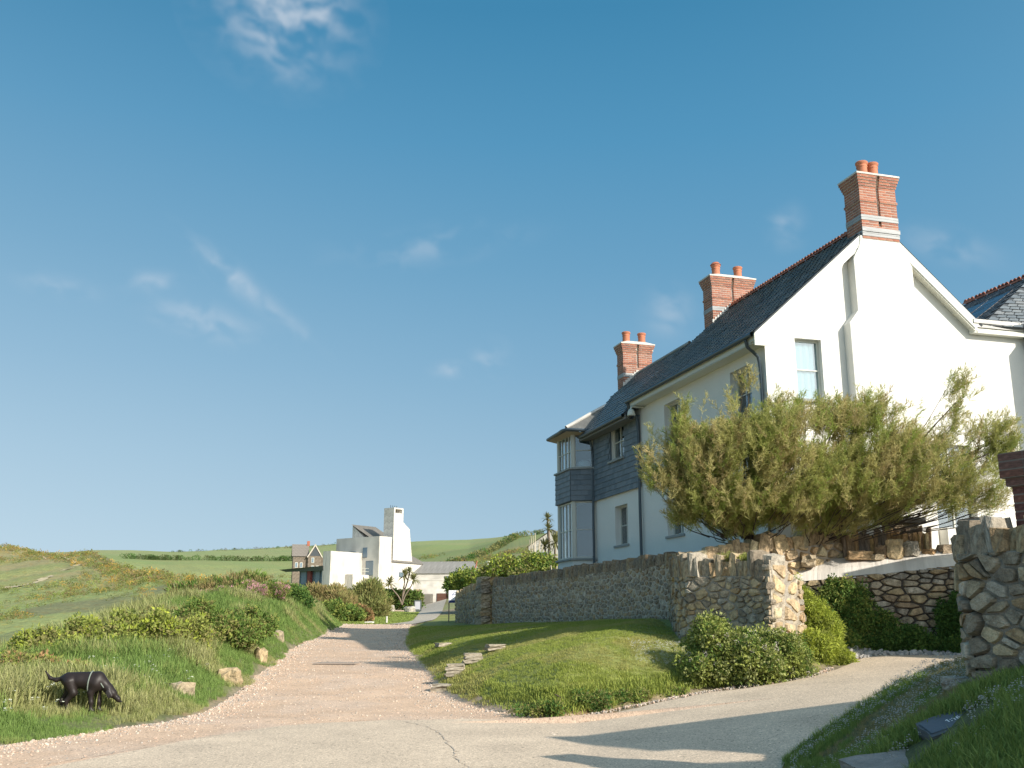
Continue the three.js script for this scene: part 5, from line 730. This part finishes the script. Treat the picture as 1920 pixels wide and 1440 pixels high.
  for (let i = 0; i < 16000; i++) { const D = 115 + 340 * Math.pow(r(), 1.3), t = mix(-0.62, -0.17, r()), x = t * D, ridge = lerpT([[-0.5, 432], [-0.412, 337], [-0.344, 264], [-0.266, 222], [-0.2086, 180]], t); if (D > ridge) continue; const n = fbm(x * 0.035 + D * 0.02, D * 0.02, 61, 4), crest = smooth(0.72, 0.98, D / ridge); if (n + crest * 0.16 < 0.52 + r() * 0.12) continue; const s = 0.35 + 0.75 * r() * r() + crest * 0.3, q = r(); gorse.push([x, H(x, D) + s * 0.15, -D, r() * 6, r() * 6, r() * 6, s * 1.5, s * 0.6, s * 1.2, tint(r, ...cl[q < 0.4 ? 0 : q < 0.62 ? 1 : q < 0.72 + crest * 0.12 ? 2 : 3])]); }
  for (let i = 0; i < 5000; i++) { const D = 150 + 330 * r(), t = mix(-0.09, 0.06, r()), x = t * D; const n = fbm(x * 0.05, D * 0.02, 71, 4); if (n < 0.52 + r() * 0.1) continue; const s = 0.4 + 0.9 * r() * r(), q = r(); gorse.push([x, H(x, D) + s * 0.15, -D, r() * 6, r() * 6, r() * 6, s * 1.5, s * 0.7, s * 1.3, tint(r, ...cl[q < 0.4 ? 3 : q < 0.7 ? 1 : q < 0.78 ? 2 : 0])]); }
  const gs = instanced('gorse_scrub', clumpGeo(70, 12, 0.34, 0.2), LEAF, gorse); scene.add(gs);
}
const HEDGEC = clumpGeo(70, 13, 0.34, 0.22);
// field hedges on the hills: each a run of clumped bushes
function hedge(label, pts, hgt, wid, cols, dens = 1) { const c = pts[0], t = thing('field_hedge', label, 'hedge', [c[0] * c[1], H(c[0] * c[1], c[1]), -c[1]]), r = rng(Math.round(c[1] + c[0] * 1000)), l = []; for (let i = 1; i < pts.length; i++) { const a = pts[i - 1], b = pts[i], L = Math.hypot(a[0] * a[1] - b[0] * b[1], a[1] - b[1]); for (let k = 0; k < L * dens; k++) { const q = r(), D = mix(a[1], b[1], q), x = mix(a[0], b[0], q) * D, s = hgt * (0.35 + 0.4 * r()); l.push([x - t.position.x + (r() - 0.5) * wid, H(x, D) + s * 0.5 - t.position.y, -D - t.position.z + (r() - 0.5) * wid, r() * 6, r() * 6, r() * 6, s * 1.5, s, s * 1.2, tint(r, ...cols[Math.floor(r() * cols.length)])]); } } t.add(instanced('foliage', HEDGEC, LEAF, l)); const p0 = pts[0]; part(t, 'bank', box(0.6, 0.3, 0.6, 0, 0.05, 0), EARTHM); }
hedge('long dark hedge across the far fields behind the left headland', [[-0.385, 560], [-0.30, 570], [-0.21, 575], [-0.16, 580]], 2.4, 3, [g3, [[0.06, 0.075, 0.03], [0.10, 0.11, 0.045]]], 1.6);
hedge('thin hedge along the skyline of the far fields', [[-0.34, 870], [-0.26, 870], [-0.2, 870], [-0.17, 870]], 1.6, 3, [[[0.09, 0.085, 0.05], [0.13, 0.12, 0.07]], g3], 0.6);
hedge('low wall-like hedge between the two nearest far fields', [[-0.29, 345], [-0.24, 350], [-0.2, 355], [-0.165, 360]], 1.2, 1, [ol, [[0.16, 0.14, 0.08], [0.22, 0.2, 0.12]]], 1.2);
hedge('dark hedge climbing diagonally up the right hill to the skyline', [[-0.1, 310], [-0.06, 350], [-0.02, 400], [0.005, 480], [0.03, 500]], 2.2, 1.5, [g3, ol, [[0.05, 0.07, 0.03], [0.09, 0.1, 0.04]]], 1.1);
// ---------- bodies from joints: tapered capsules joined by a smooth minimum ----------
function bodyGeo(bones, half, center, res, k = 0.03) {
  const mc = new MarchingCubes(res, new THREE.MeshStandardMaterial(), false, false, 200000), n = mc.size, h = n / 2; mc.isolation = 0;
  for (let z = 0; z < n; z++) for (let y = 0; y < n; y++) for (let x = 0; x < n; x++) {
    const p = [(x - h) / h * half + center[0], (y - h) / h * half + center[1], (z - h) / h * half + center[2]]; let d = 1;
    for (const [a, b, ra, rb, sz = 1] of bones) { const ux = b[0] - a[0], uy = b[1] - a[1], uz = b[2] - a[2], px = p[0] - a[0], py = p[1] - a[1], pz = p[2] - a[2], t = clamp((px * ux + py * uy + pz * uz) / (ux * ux + uy * uy + uz * uz + 1e-9), 0, 1), q = Math.hypot(px - ux * t, py - uy * t, (pz - uz * t) * sz) - mix(ra, rb, t), e = Math.max(k - Math.abs(d - q), 0) / k; d = Math.min(d, q) - e * e * k * 0.25; }
    mc.field[x + y * n + z * n * n] = -d;
  }
  mc.update(); const c = mc.count, P = mc.positionArray.slice(0, c * 3), N = mc.normalArray.slice(0, c * 3); for (let i = 0; i < P.length; i++) P[i] = P[i] * half + center[i % 3];
  const g = new THREE.BufferGeometry(); g.setAttribute('position', new THREE.BufferAttribute(P, 3)); g.setAttribute('normal', new THREE.BufferAttribute(N, 3)); return g;
}
function furry(g) { const P = g.attributes.position, N = g.attributes.normal; for (let i = 0; i < P.count; i++) { const x = P.getX(i), y = P.getY(i), z = P.getZ(i), k = (fbm(x * 60, y * 120, z * 60, 2) - 0.5) * 0.010 + (fbm(x * 14, y * 14, z * 14, 2) - 0.5) * 0.018; P.setXYZ(i, x + N.getX(i) * k, y + N.getY(i) * k, z + N.getZ(i) * k); } return g; }
{
  const d = thing('dog', 'black dog with a harness sniffing in the grass with its tail raised', 'dog', [-7.24, H(-7.24, 16.95) - 0.0, -16.95], 0.12);
  const B = [
    [[-0.02, 0.505, 0], [0.18, 0.49, 0], 0.105, 0.118], [[0.18, 0.49, 0], [0.43, 0.465, 0], 0.118, 0.145], [[0.0, 0.545, 0], [0.45, 0.545, 0], 0.07, 0.085], [[0.28, 0.42, 0], [0.47, 0.40, 0], 0.075, 0.09],
    [[0.47, 0.52, 0], [0.63, 0.36, 0], 0.10, 0.072], [[0.63, 0.36, 0], [0.70, 0.285, 0], 0.074, 0.07], [[0.70, 0.28, 0], [0.80, 0.19, 0], 0.052, 0.036], [[0.80, 0.19, 0], [0.825, 0.165, 0], 0.036, 0.026],
    [[0.645, 0.345, 0.07], [0.70, 0.25, 0.085], 0.024, 0.03, 1.6], [[0.645, 0.345, -0.07], [0.70, 0.25, -0.085], 0.024, 0.03, 1.6],
    [[-0.05, 0.545, 0], [-0.20, 0.50, 0], 0.038, 0.03], [[-0.20, 0.50, 0], [-0.30, 0.53, 0], 0.03, 0.024], [[-0.30, 0.53, 0], [-0.38, 0.64, 0], 0.024, 0.012]];
  for (const [s, dx] of [[1, 0.05], [-1, -0.06]]) { const z = s * 0.065; B.push([[0.01 + dx * 0.3, 0.47, z], [0.055 + dx, 0.30, z], 0.095, 0.062], [[0.055 + dx, 0.30, z], [-0.045 + dx, 0.17, z], 0.056, 0.036], [[-0.045 + dx, 0.17, z], [-0.02 + dx, 0.03, z], 0.032, 0.027], [[-0.02 + dx, 0.025, z], [0.03 + dx, 0.018, z], 0.027, 0.022]); }
  for (const [s, dx] of [[1, -0.035], [-1, 0.05]]) { const z = s * 0.07; B.push([[0.44, 0.42, z], [0.41 + dx, 0.30, z], 0.07, 0.05], [[0.41 + dx, 0.30, z], [0.43 + dx, 0.15, z], 0.046, 0.035], [[0.43 + dx, 0.15, z], [0.435 + dx, 0.04, z], 0.031, 0.028], [[0.435 + dx, 0.025, z], [0.475 + dx, 0.02, z], 0.028, 0.023]); }
  part(d, 'body', furry(bodyGeo(B, 0.66, [0.2, 0.36, 0], 104, 0.035)), M([0.022, 0.0165, 0.0155], 0.46, { phys: 1, specularIntensity: 0.55, bumpMap: T.grain, bumpScale: 0.001 }));
  const HARN = M([0.20, 0.235, 0.20], 0.8), ring = (x, y, rx, ry, tilt) => new THREE.TorusGeometry(1, 0.075, 6, 28).scale(rx, ry, 0.14).rotateY(Math.PI / 2).rotateZ(tilt).translate(x, y, 0);
  part(d, 'harness_strap', ring(0.34, 0.47, 0.14, 0.165, -0.12), HARN); part(d, 'harness_strap', ring(0.525, 0.455, 0.102, 0.125, 0.55), HARN);
  part(d, 'ear', rockGeo(3, 0.8, 0.05, 3).scale(0.07, 0.12, 0.022).rotateZ(0.5).translate(0.665, 0.275, 0.088), M([0.02, 0.016, 0.016], 0.5)); part(d, 'nose', new THREE.SphereGeometry(0.017, 8, 6).translate(0.845, 0.158, 0), M([0.01, 0.01, 0.01], 0.3)); part(d, 'eye', new THREE.SphereGeometry(0.010, 8, 6).translate(0.735, 0.285, 0.047), M([0.03, 0.015, 0.01], 0.15));
}
// boulders along the verge
[[-6.26, 23.0, 0.20, 0.46, 0.42, 0.4, 'rounded buff boulder standing at the edge of the track', BUFF[0]], [-6.33, 19.7, 0.16, 0.48, 0.36, 0.4, 'broad buff boulder nearest to the dog', BUFF[1]], [-6.85, 19.9, 0.2, 0.62, 0.22, 0.35, 'flat stone half sunk in grass left of the broad boulder', BUFF[6]], [-6.97, 23.1, 0.52, 0.32, 0.22, 0.3, 'grey stone half hidden in the grass above the boulders', BUFF[6]], [-6.71, 27.5, 0.45, 0.3, 0.55, 0.28, 'narrow upright stone further along the verge', BUFF[0]], [-7.57, 33.3, 0.85, 0.3, 0.45, 0.3, 'small pale stone in the grass far along the verge', BUFF[1]], [4.0, 9.3, 1.12, 0.28, 0.12, 0.2, 'flat grey stone in the grass at the foot of the near wall', BUFF[6]]].forEach(([x, D, y, a, b, c, l, m], i) => { const k = single('boulder', l, 'boulder', rockGeo(80 + i, 0.45, 0.2, 3), m, [x, H(x, D) + b * 0.08, -D], i); k.scale.set(a, b, c); });
// steps let into the lawn: stacked thin slabs
[[-1.5, 22.3, 0.10, 'lowest slab step where the lawn meets the track', 2], [-1.28, 23.2, 0.22, 'second stacked slab step up the lawn', 4], [-0.92, 23.9, 0.17, 'third stacked slab step up the lawn', 3], [-0.42, 24.6, 0.09, 'top slab step of the lawn steps', 2], [-2.0, 30, 0.05, 'thin stone edge showing far up the lawn', 1]].forEach(([x, D, h, l, n], i) => { const t = thing('stone_step', l, 'step', [x, H(x, D) - 0.06, -D], 0.15 * (i - 1), undefined); for (let k = 0; k < n; k++) { const s = part(t, 'slab', SLAB[(i * 3 + k) % 8], M([0.50, 0.45, 0.37], 0.95, { map: T.stone })); s.position.set((k % 2) * 0.02, 0.06 + (k + 0.5) * (h + 0.06) / n, 0); s.scale.set(0.44 - 0.02 * k, (h + 0.06) / n * 0.95, 0.36); } });
// drain grating in the track
{ const x = -4.77, D = 28.2, g = thing('drain_grating', 'metal drain grating set across the gravel track', 'grating', [x, H(x, D) + 0.03, -D], -0.12), m = M([0.34, 0.29, 0.25], 0.75, { metalness: 0.2 }); part(g, 'frame', join([box(1.15, 0.035, 0.05, 0, 0, 0.3), box(1.15, 0.035, 0.05, 0, 0, -0.3), box(0.05, 0.035, 0.6, 0.55, 0, 0), box(0.05, 0.035, 0.6, -0.55, 0, 0)]), m); for (let i = 0; i < 17; i++) part(g, 'bar', box(0.032, 0.03, 0.56, -0.5 + i * 0.0625, 0, 0), m); part(g, 'pit', box(1.1, 0.01, 0.56, 0, -0.014, 0), M([0.13, 0.11, 0.095], 1)); }
// slate marker with painted figures, and a concrete slab, on the near bank
{
  const x = 3.37, D = 8.07, e = 0.1, nx = (H(x + e, D) - H(x - e, D)) / (2 * e), nd = (H(x, D + e) - H(x, D - e)) / (2 * e);
  const c = document.createElement('canvas'); c.width = 512; c.height = 256; const k = c.getContext('2d'); k.fillStyle = '#5c6670'; k.fillRect(0, 0, 512, 256); for (let i = 0, r = rng(4); i < 900; i++) { k.fillStyle = `rgba(${r() > 0.5 ? '120,130,138' : '60,68,76'},0.25)`; k.fillRect(r() * 512, r() * 256, 2 + r() * 22, 1 + r() * 3); } k.fillStyle = '#e6e9ea'; k.font = 'bold 84px sans-serif'; k.textAlign = 'center'; k.fillText('1:16', 310, 150);
  const tx = new THREE.CanvasTexture(c); tx.colorSpace = THREE.SRGBColorSpace;
  const t = thing('slate_marker', 'slate slab lettered in white paint lying in the near grass bank', 'marker', [x, H(x, D) - 0.002, -D]); t.rotation.set(0.24, 0.06, 0.30);
  part(t, 'slab', rockGeo(70, 0.06, 0.06, 3).scale(0.42, 0.16, 0.28).translate(0, -0.058, 0), M([0.13, 0.15, 0.165], 0.8, { map: T.slate })); const pl = new THREE.PlaneGeometry(0.38, 0.21).rotateX(-Math.PI / 2).translate(0.0, 0.027, 0); part(t, 'lettering', pl, new THREE.MeshStandardMaterial({ map: tx, roughness: 0.85 }));
  const y = 2.95, q = single('concrete_slab', 'worn concrete slab half buried at the bottom of the near bank', 'slab', rockGeo(71, 0.05, 0.07, 4), M([0.34, 0.32, 0.29], 0.95, { map: T.speckle, bumpMap: T.lumps, bumpScale: 0.02 }), [2.92, H(2.92, 8.0) - 0.07, -8.0], 0.1); q.scale.set(0.72, 0.22, 0.5); q.rotation.z = 0.10; q.rotation.x = 0.1;
}
// loose stones on the track, the road edges and the rubble at the foot of the drive wall
{
  const r = rng(55), l = [], cols = [[[0.30, 0.25, 0.20], [0.38, 0.32, 0.26]], [[0.18, 0.16, 0.14], [0.27, 0.24, 0.21]], [[0.30, 0.22, 0.165], [0.36, 0.26, 0.20]]];
  for (let i = 0; i < 16000; i++) { const D = 11 + 50 * Math.pow(r(), 1.4), a = xl(D), b = D < 17.5 ? 0.8 : xr(D), q = r(), x = q < 0.35 ? a + 0.5 * r() * r() * 2 : q < 0.6 ? b - 0.6 * r() * r() * 2 : mix(a, b, r()); if (D < tarFar(x) + 0.1 && D < 19) { if (r() > 0.12) continue; } const s = (0.005 + 0.010 * r() * r() * r() * 2) * (1 + D * 0.010) * (q < 0.6 ? 1.25 : 1); l.push([x, H(x, D) + 0.014, -D, r() * 6, r() * 6, r() * 6, s * 2, s * 1.2, s * 1.7, tint(r, ...cols[Math.floor(r() * 3)])]); }
  for (let i = 0; i < 700; i++) { const x = mix(0.5, 6.3, r()), D = lawnEdge(x) - 0.1 - 0.45 * r() * r(), s = 0.008 + 0.02 * r() * r(); l.push([x, H(x, D) + 0.03, -D, r() * 6, r() * 6, r() * 6, s * 2, s * 1.2, s * 1.8, tint(r, ...cols[Math.floor(r() * 3)])]); }
  for (let i = 0; i < 260; i++) { const x = mix(6.8, 9.6, r()), D = mix(21.3, 21.9, r()), s = 0.03 + 0.08 * r() * r(); l.push([x, H(x, D) + 0.03, -D, r() * 6, r() * 6, r() * 6, s * 2, s, s * 1.6, tint(r, [0.16, 0.155, 0.15], [0.28, 0.26, 0.24])]); }
  scene.add(instanced('loose_gravel', ROCK[2], M([1, 1, 1], 0.95), l));
}
// ---------- the modern white house down the road: local x along its sunlit faces ----------
const TH = Math.atan2(0.8, 0.6), FW = M([0.68, 0.64, 0.575], 0.9, { map: T.blot }), FG = M([0.16, 0.22, 0.27], 0.12), SLF = M([0.23, 0.21, 0.18], 0.85, { map: T.slate }), DARKF = M([0.07, 0.085, 0.08], 0.7), FRAMEF = M([0.10, 0.14, 0.18], 0.5);
{
  const g = thing('modern_house', 'white modern house with a tapering tower and wedge roofs at the end of the road', 'house', [-19.8, 3.3, -150], TH), b = (x0, x1, y0, y1, z0, z1) => box(x1 - x0, y1 - y0, z1 - z0, (x0 + x1) / 2, (y0 + y1) / 2, (z0 + z1) / 2);
  part(g, 'tall_block', b(0, 2.7, -1, 10.7, -9.2, 0), FW); part(g, 'left_block', b(-6.4, 0, -1, 8.3, -5.1, -3.5), FW); part(g, 'balcony_block', b(-3.4, 0, -1, 5.0, -3.5, -1.9), FW);
  part(g, 'side_block', b(2.7, 10.6, -1, 6.9, -7, -0.02), FW);
  part(g, 'side_roof', polyGeo([[[2.7, 7.0, 0.15], [10.9, 6.9, 0.15], [8.6, 9.1, -3.2], [2.7, 9.2, -3.2]], [[10.9, 6.9, 0.15], [10.9, 6.9, -7], [8.6, 9.1, -3.2]], [[2.7, 7, -7.1], [10.9, 6.9, -7.1], [8.6, 9.1, -3.2], [2.7, 9.2, -3.2]]]), SLF);
  part(g, 'tower', extr([[3.4, -1], [9.0, -1], [7.0, 12.2], [5.5, 13.2], [5.5, 14.2], [3.4, 14.2]], [], 2.1).translate(0, 0, -2.5), FW);
  part(g, 'tower_crown', join([b(3.4, 3.7, 14.2, 15.3, -2.5, -0.4), b(5.2, 5.5, 14.2, 15.3, -2.5, -0.4), b(3.7, 5.2, 15.1, 15.3, -2.5, -0.4), b(3.7, 5.2, 14.2, 14.5, -2.5, -0.4)]), FW); for (let i = 0; i < 4; i++) part(g, 'spike', b(3.5 + i * 0.45, 3.58 + i * 0.45, 15.3, 15.7, -1.3, -1.22), FRAMEF);
  part(g, 'wedge_wall', extr([[3.3, 9], [8.6, 9], [8.6, 12.9]], [], 5).rotateY(Math.PI / 2).translate(2.75, 0, 0), FW); part(g, 'wedge_roof', polyGeo([[[2.5, 10.2, -3.2], [7.9, 10.2, -3.2], [7.9, 13.1, -8.7], [2.5, 13.1, -8.7]]]), SLF);
  for (const [z, y, w, h] of [[-8.1, 8.2, 1.1, 0.7], [-5.6, 8.2, 1.4, 0.8], [-2.9, 8.35, 0.9, 1.5], [-1.9, 6.0, 1.5, 2.2]]) { const p = part(g, 'window', b(-0.06, 0.02, y - h / 2, y + h / 2, z - w / 2, z + w / 2), FRAMEF); part(p, 'pane', b(-0.08, -0.05, y - h / 2 + 0.08, y + h / 2 - 0.08, z - w / 2 + 0.08, z + w / 2 - 0.08), FG); }
  for (const [x, y, w, h] of [[4.9, 5.2, 0.9, 0.7], [6.6, 0.6, 2.2, 1.8]]) { const p = part(g, 'window', b(x - w / 2, x + w / 2, y - h / 2, y + h / 2, -0.04, 0.06), FRAMEF); part(p, 'pane', b(x - w / 2 + 0.1, x + w / 2 - 0.1, y - h / 2 + 0.1, y + h / 2 - 0.1, 0.05, 0.08), FG); }
  for (const y of [5.5, 5.95]) part(g, 'handrail', tube([[-3.4, y, -1.95], [-1.7, y, -1.95], [0, y, -1.95]], 0.03, 0.03, 4, 5), PAINT); for (let i = 0; i < 5; i++) part(g, 'baluster', b(-3.4 + i * 0.84, -3.35 + i * 0.84, 5.0, 5.95, -1.98, -1.93), PAINT);
  part(g, 'canopy', polyGeo([[[-6.6, 6.2, -4.9], [-1, 6.4, -4.9], [-1, 6.6, -11], [-6.6, 5.9, -14.5]], [[-6.6, 6.2, -4.9], [-6.6, 5.9, -14.5], [-6.2, 5.55, -13.4], [-6.4, 5.5, -4.9]], [[-6.4, 5.5, -4.9], [-6.2, 5.55, -13.4], [-1, 6.2, -11], [-1, 6.1, -4.9]]]), DARKF);
  part(g, 'glass_wall', b(-5.4, -5.3, -1, 5.6, -11.0, -5.1), FG); for (let i = 0; i < 5; i++) part(g, 'mullion', b(-5.5, -5.38, -1, 5.6, -11.05 + i * 1.45, -10.9 + i * 1.45), FRAMEF); for (const y of [1.2, 3.6]) part(g, 'transom', b(-5.5, -5.38, y, y + 0.14, -11.0, -5.1), FRAMEF); part(g, 'pillar', b(-5.9, -5.5, -1, 5.7, -8.9, -8.2), M([0.20, 0.05, 0.045], 0.7));
}
{
  const g = thing('slate_barn', 'low white building with a long grey slate roof right of the modern house', 'building', [-10.4, 4.0, -158], -0.12), W = 4.7;
  part(g, 'wall', box(2 * W, 4.9, 5, 0, 2.4, 0), FW); const rf = part(g, 'roof', polyGeo([[[-W - 0.2, 4.75, 2.7], [W + 0.9, 4.75, 2.7], [W - 0.3, 6.7, 0], [-W - 0.2, 6.7, 0]], [[-W - 0.2, 4.75, -2.7], [W + 0.9, 4.75, -2.7], [W - 0.3, 6.7, 0], [-W - 0.2, 6.7, 0]], [[W + 0.9, 4.75, 2.7], [W + 0.9, 4.75, -2.7], [W - 0.3, 6.7, 0]]]), M([0.30, 0.29, 0.27], 0.85, { map: T.slate })); part(rf, 'verge', box(0.12, 0.12, 3.4).rotateX(0.62).translate(W + 0.3, 5.75, 1.35), TERRA[2]);
  for (const x of [0.9, 2.6]) { const w = part(g, 'window', box(1.1, 1.5, 0.1, x, 3.6, 2.52), DARKF); part(w, 'pane', box(0.9, 1.3, 0.04, x, 3.6, 2.58), FG); } part(g, 'handrail', box(4.5, 0.08, 0.08, 1.5, 2.4, 3.2), PAINT);
}
{
  const g = thing('garage', 'white flat-fronted garage with a brown door at the end of the drive', 'garage', [-11.4, 4.0, -148], 0.02);
  part(g, 'wall', box(4.8, 3.6, 3, 0.1, 1.6, -1.5), FW); part(g, 'parapet', box(4.9, 0.16, 3.1, 0.1, 3.45, -1.5), FW); const d = part(g, 'door', box(2.0, 1.6, 0.1, 1.45, 0.75, 0.03), M([0.22, 0.10, 0.065], 0.8, { map: T.wood })); for (let i = 0; i < 3; i++) part(d, 'panel', box(1.9, 0.46, 0.04, 1.45, 0.24 + i * 0.5, 0.09), M([0.25, 0.115, 0.075], 0.8, { map: T.wood }));
  const gt = thing('wooden_gate', 'weathered grey boarded gate left of the garage door', 'gate', [-12.3, 3.9, -147.6], 0.02), wm = M([0.42, 0.40, 0.35], 0.9, { map: T.wood }); for (let i = 0; i < 9; i++) part(gt, 'board', box(0.16, 1.55, 0.05, -0.7 + i * 0.18, 0.8, 0), wm); part(gt, 'rail', box(1.7, 0.12, 0.05, 0, 1.3, -0.05), wm); part(gt, 'rail', box(1.7, 0.12, 0.05, 0, 0.35, -0.05), wm);
  [[-13.6, 148, 2.8, 'stone gate pillar left of the wooden gate by the palm'], [-8.85, 148, 3.3, 'stone gate pillar right of the brown garage door']].forEach(([x, D, h, l], k) => { const p = thing('gate_pillar', l, 'pillar', [x, 3.3, -D]); for (let i = 0, y = 0, r = rng(6 + k); y < h; i++) { const s = part(p, 'stone', SLAB[i % 8], WARM[i % 5]), a = 0.3 + r() * 0.2; s.position.set((r() - 0.5) * 0.05, y + a / 2, 0); s.scale.set(0.75, a, 0.75); y += a; } });
}
{ // far stone house
  const g = thing('stone_house', 'far grey stone house with steep gables beyond the modern house', 'house', [-54.5, 9.5, -262], 0.25), sm = M([0.26, 0.22, 0.18], 0.95, { map: T.stone });
  const w = part(g, 'wall', extr([[-2.5, 0], [2.5, 0], [2.5, 8.4], [-2.5, 8.4]], [], 5), sm); part(g, 'gable', extr([[0, 0], [3.4, 0], [3.4, 8.2], [1.7, 11.0], [0, 8.2]], [], 5.2).translate(1.2, 0, 0.6), sm); part(g, 'bargeboard', join([rake([0.9, 8.0], [2.9, 11.3], 0.25, 0.1, 5.95), rake([2.9, 11.3], [4.9, 8.0], 0.25, 0.1, 5.95)]), M([0.55, 0.50, 0.42], 0.8)); part(g, 'attic', polyGeo([[[1.6, 8.3, 5.83], [4.2, 8.3, 5.83], [2.9, 10.6, 5.83]]]), M([0.06, 0.07, 0.08], 0.8));
  part(g, 'roof', polyGeo([[[-2.8, 8.2, 5.3], [1.5, 8.2, 5.3], [1.5, 11.4, 2.5], [-2.8, 11.4, 2.5]], [[1.0, 8.2, 6], [1.0, 8.2, 0.5], [2.9, 11.2, 0.5], [2.9, 11.2, 6]], [[4.8, 8.2, 6], [4.8, 8.2, 0.5], [2.9, 11.2, 0.5], [2.9, 11.2, 6]], [[-2.8, 8.2, -0.3], [1.5, 8.2, -0.3], [1.5, 11.4, 2.5], [-2.8, 11.4, 2.5]]]), M([0.26, 0.23, 0.20], 0.85, { map: T.slate }));
  for (const [x, y, z] of [[-1.6, 6, 5.02], [-0.4, 6, 5.02], [2.4, 7.2, 5.82], [2.4, 5.2, 5.82], [3.6, 5.2, 5.82]]) { const p = part(g, 'window', box(0.7, 1.3, 0.1, x, y, z), PAINT); part(p, 'pane', box(0.5, 1.1, 0.05, x, y, z + 0.06), FG); } part(g, 'chimney', box(0.7, 1.3, 0.7, 1.3, 11.6, 2.5), TERRA[2]); part(g, 'porch', box(1.4, 2.2, 2, 5.4, 6.8, 4), sm);
}
{ const g = thing('cottage', 'distant white cottage peeping out beside the bay window', 'house', [4.9, 9.0, -122], -0.3); part(g, 'wall', extr([[-3, -3], [3, -3], [3, 1.5], [0, 3.4], [-3, 1.5]], [], 7).translate(0, 0, -7), FW); part(g, 'roof', polyGeo([[[-3.2, 1.4, 0.2], [-3.2, 1.4, -7], [0, 3.5, -7], [0, 3.5, 0.2]], [[3.2, 1.4, 0.2], [3.2, 1.4, -7], [0, 3.5, -7], [0, 3.5, 0.2]]]), SLF); const w = part(g, 'window', box(1, 1.1, 0.1, -1.2, 0.2, 0.02), FRAMEF); part(w, 'pane', box(0.8, 0.9, 0.04, -1.2, 0.2, 0.08), FG); }
// small things by the far drive
{
  const s = thing('estate_sign', 'white and blue sign board on posts at the end of the boundary wall', 'sign', [-2.96, H(-2.96, 51.5), -51.5], 0.25), c = document.createElement('canvas'); c.width = 256; c.height = 320; const k = c.getContext('2d'); k.fillStyle = '#e4e7ea'; k.fillRect(0, 0, 256, 320); k.fillStyle = '#23356b'; k.fillRect(0, 255, 256, 65); k.strokeStyle = '#2a3f7a'; k.lineWidth = 16; k.beginPath(); k.moveTo(90, 200); k.bezierCurveTo(60, 90, 150, 30, 190, 70); k.bezierCurveTo(210, 110, 120, 120, 110, 90); k.stroke(); k.lineWidth = 9; k.beginPath(); k.moveTo(60, 225); k.lineTo(205, 215); k.stroke();
  const tx = new THREE.CanvasTexture(c); tx.colorSpace = THREE.SRGBColorSpace; const y0 = 0.95; part(s, 'board', box(0.5, 0.62, 0.03, 0, y0 + 0.31, 0), M([0.7, 0.7, 0.7], 0.6)); part(s, 'print', new THREE.PlaneGeometry(0.48, 0.6).translate(0, y0 + 0.31, 0.018), new THREE.MeshStandardMaterial({ map: tx, roughness: 0.6 })); for (const e of [-1, 1]) part(s, 'post', box(0.05, 1.5, 0.05, e * 0.22, 0.75, -0.04), M([0.25, 0.2, 0.15], 0.9));
  const n = thing('notice_board', 'dark framed notice board standing by the clipped hedge', 'sign', [-10.35, H(-10.35, 112), -112], 0.1); part(n, 'frame', join([box(0.12, 1.1, 0.1, -0.35, 0.7, 0), box(0.12, 1.1, 0.1, 0.35, 0.7, 0), box(0.82, 0.12, 0.1, 0, 1.25, 0), box(0.82, 0.3, 0.12, 0, 0.15, 0)]), DARKF); part(n, 'panel', box(0.6, 0.85, 0.04, 0, 0.75, 0), M([0.42, 0.42, 0.45], 0.6));
  [[-13.65, 113, 1.1, 0.85, 'white rock on the gravel left of the palm'], [-10.9, 109, 1.15, 0.75, 'pale rock by the start of the far drive']].forEach(([x, D, a, h, l], i) => { const k = single('marker_rock', l, 'rock', rockGeo(95 + i, 0.4, 0.2, 3), M([0.55, 0.53, 0.47], 0.9, { map: T.stone }), [x, H(x, D) + h * 0.35, -D], i); k.scale.set(a, h, 0.8); });
  const lp = thing('garden_lamp', 'slim pale garden lamp standing among the bushes above the boundary wall', 'lamp', [-2.15, 4.2, -90]); part(lp, 'post', tube([[0, 0, 0], [0, 1.2, 0], [0, 2.5, 0]], 0.045, 0.04, 4, 6), PAINT); part(lp, 'lamp_head', new THREE.CylinderGeometry(0.2, 0.16, 0.14, 12).translate(0, 2.55, 0), PAINT);
  for (const [x, D, l] of [[-7.35, 60, 'small white marker post at the front edge of the far lawn'], [-8.3, 59.5, 'low pale stone marker left of the white post on the far lawn']]) single('marker_post', l, 'post', l[0] === 's' ? new THREE.CylinderGeometry(0.05, 0.06, 0.5, 8).translate(0, 0.2, 0) : rockGeo(7, 0.4, 0.2, 2).scale(0.5, 0.3, 0.3), M([0.65, 0.62, 0.56], 0.8), [x, H(x, D), -D]);
}
renderer.render(scene, camera);
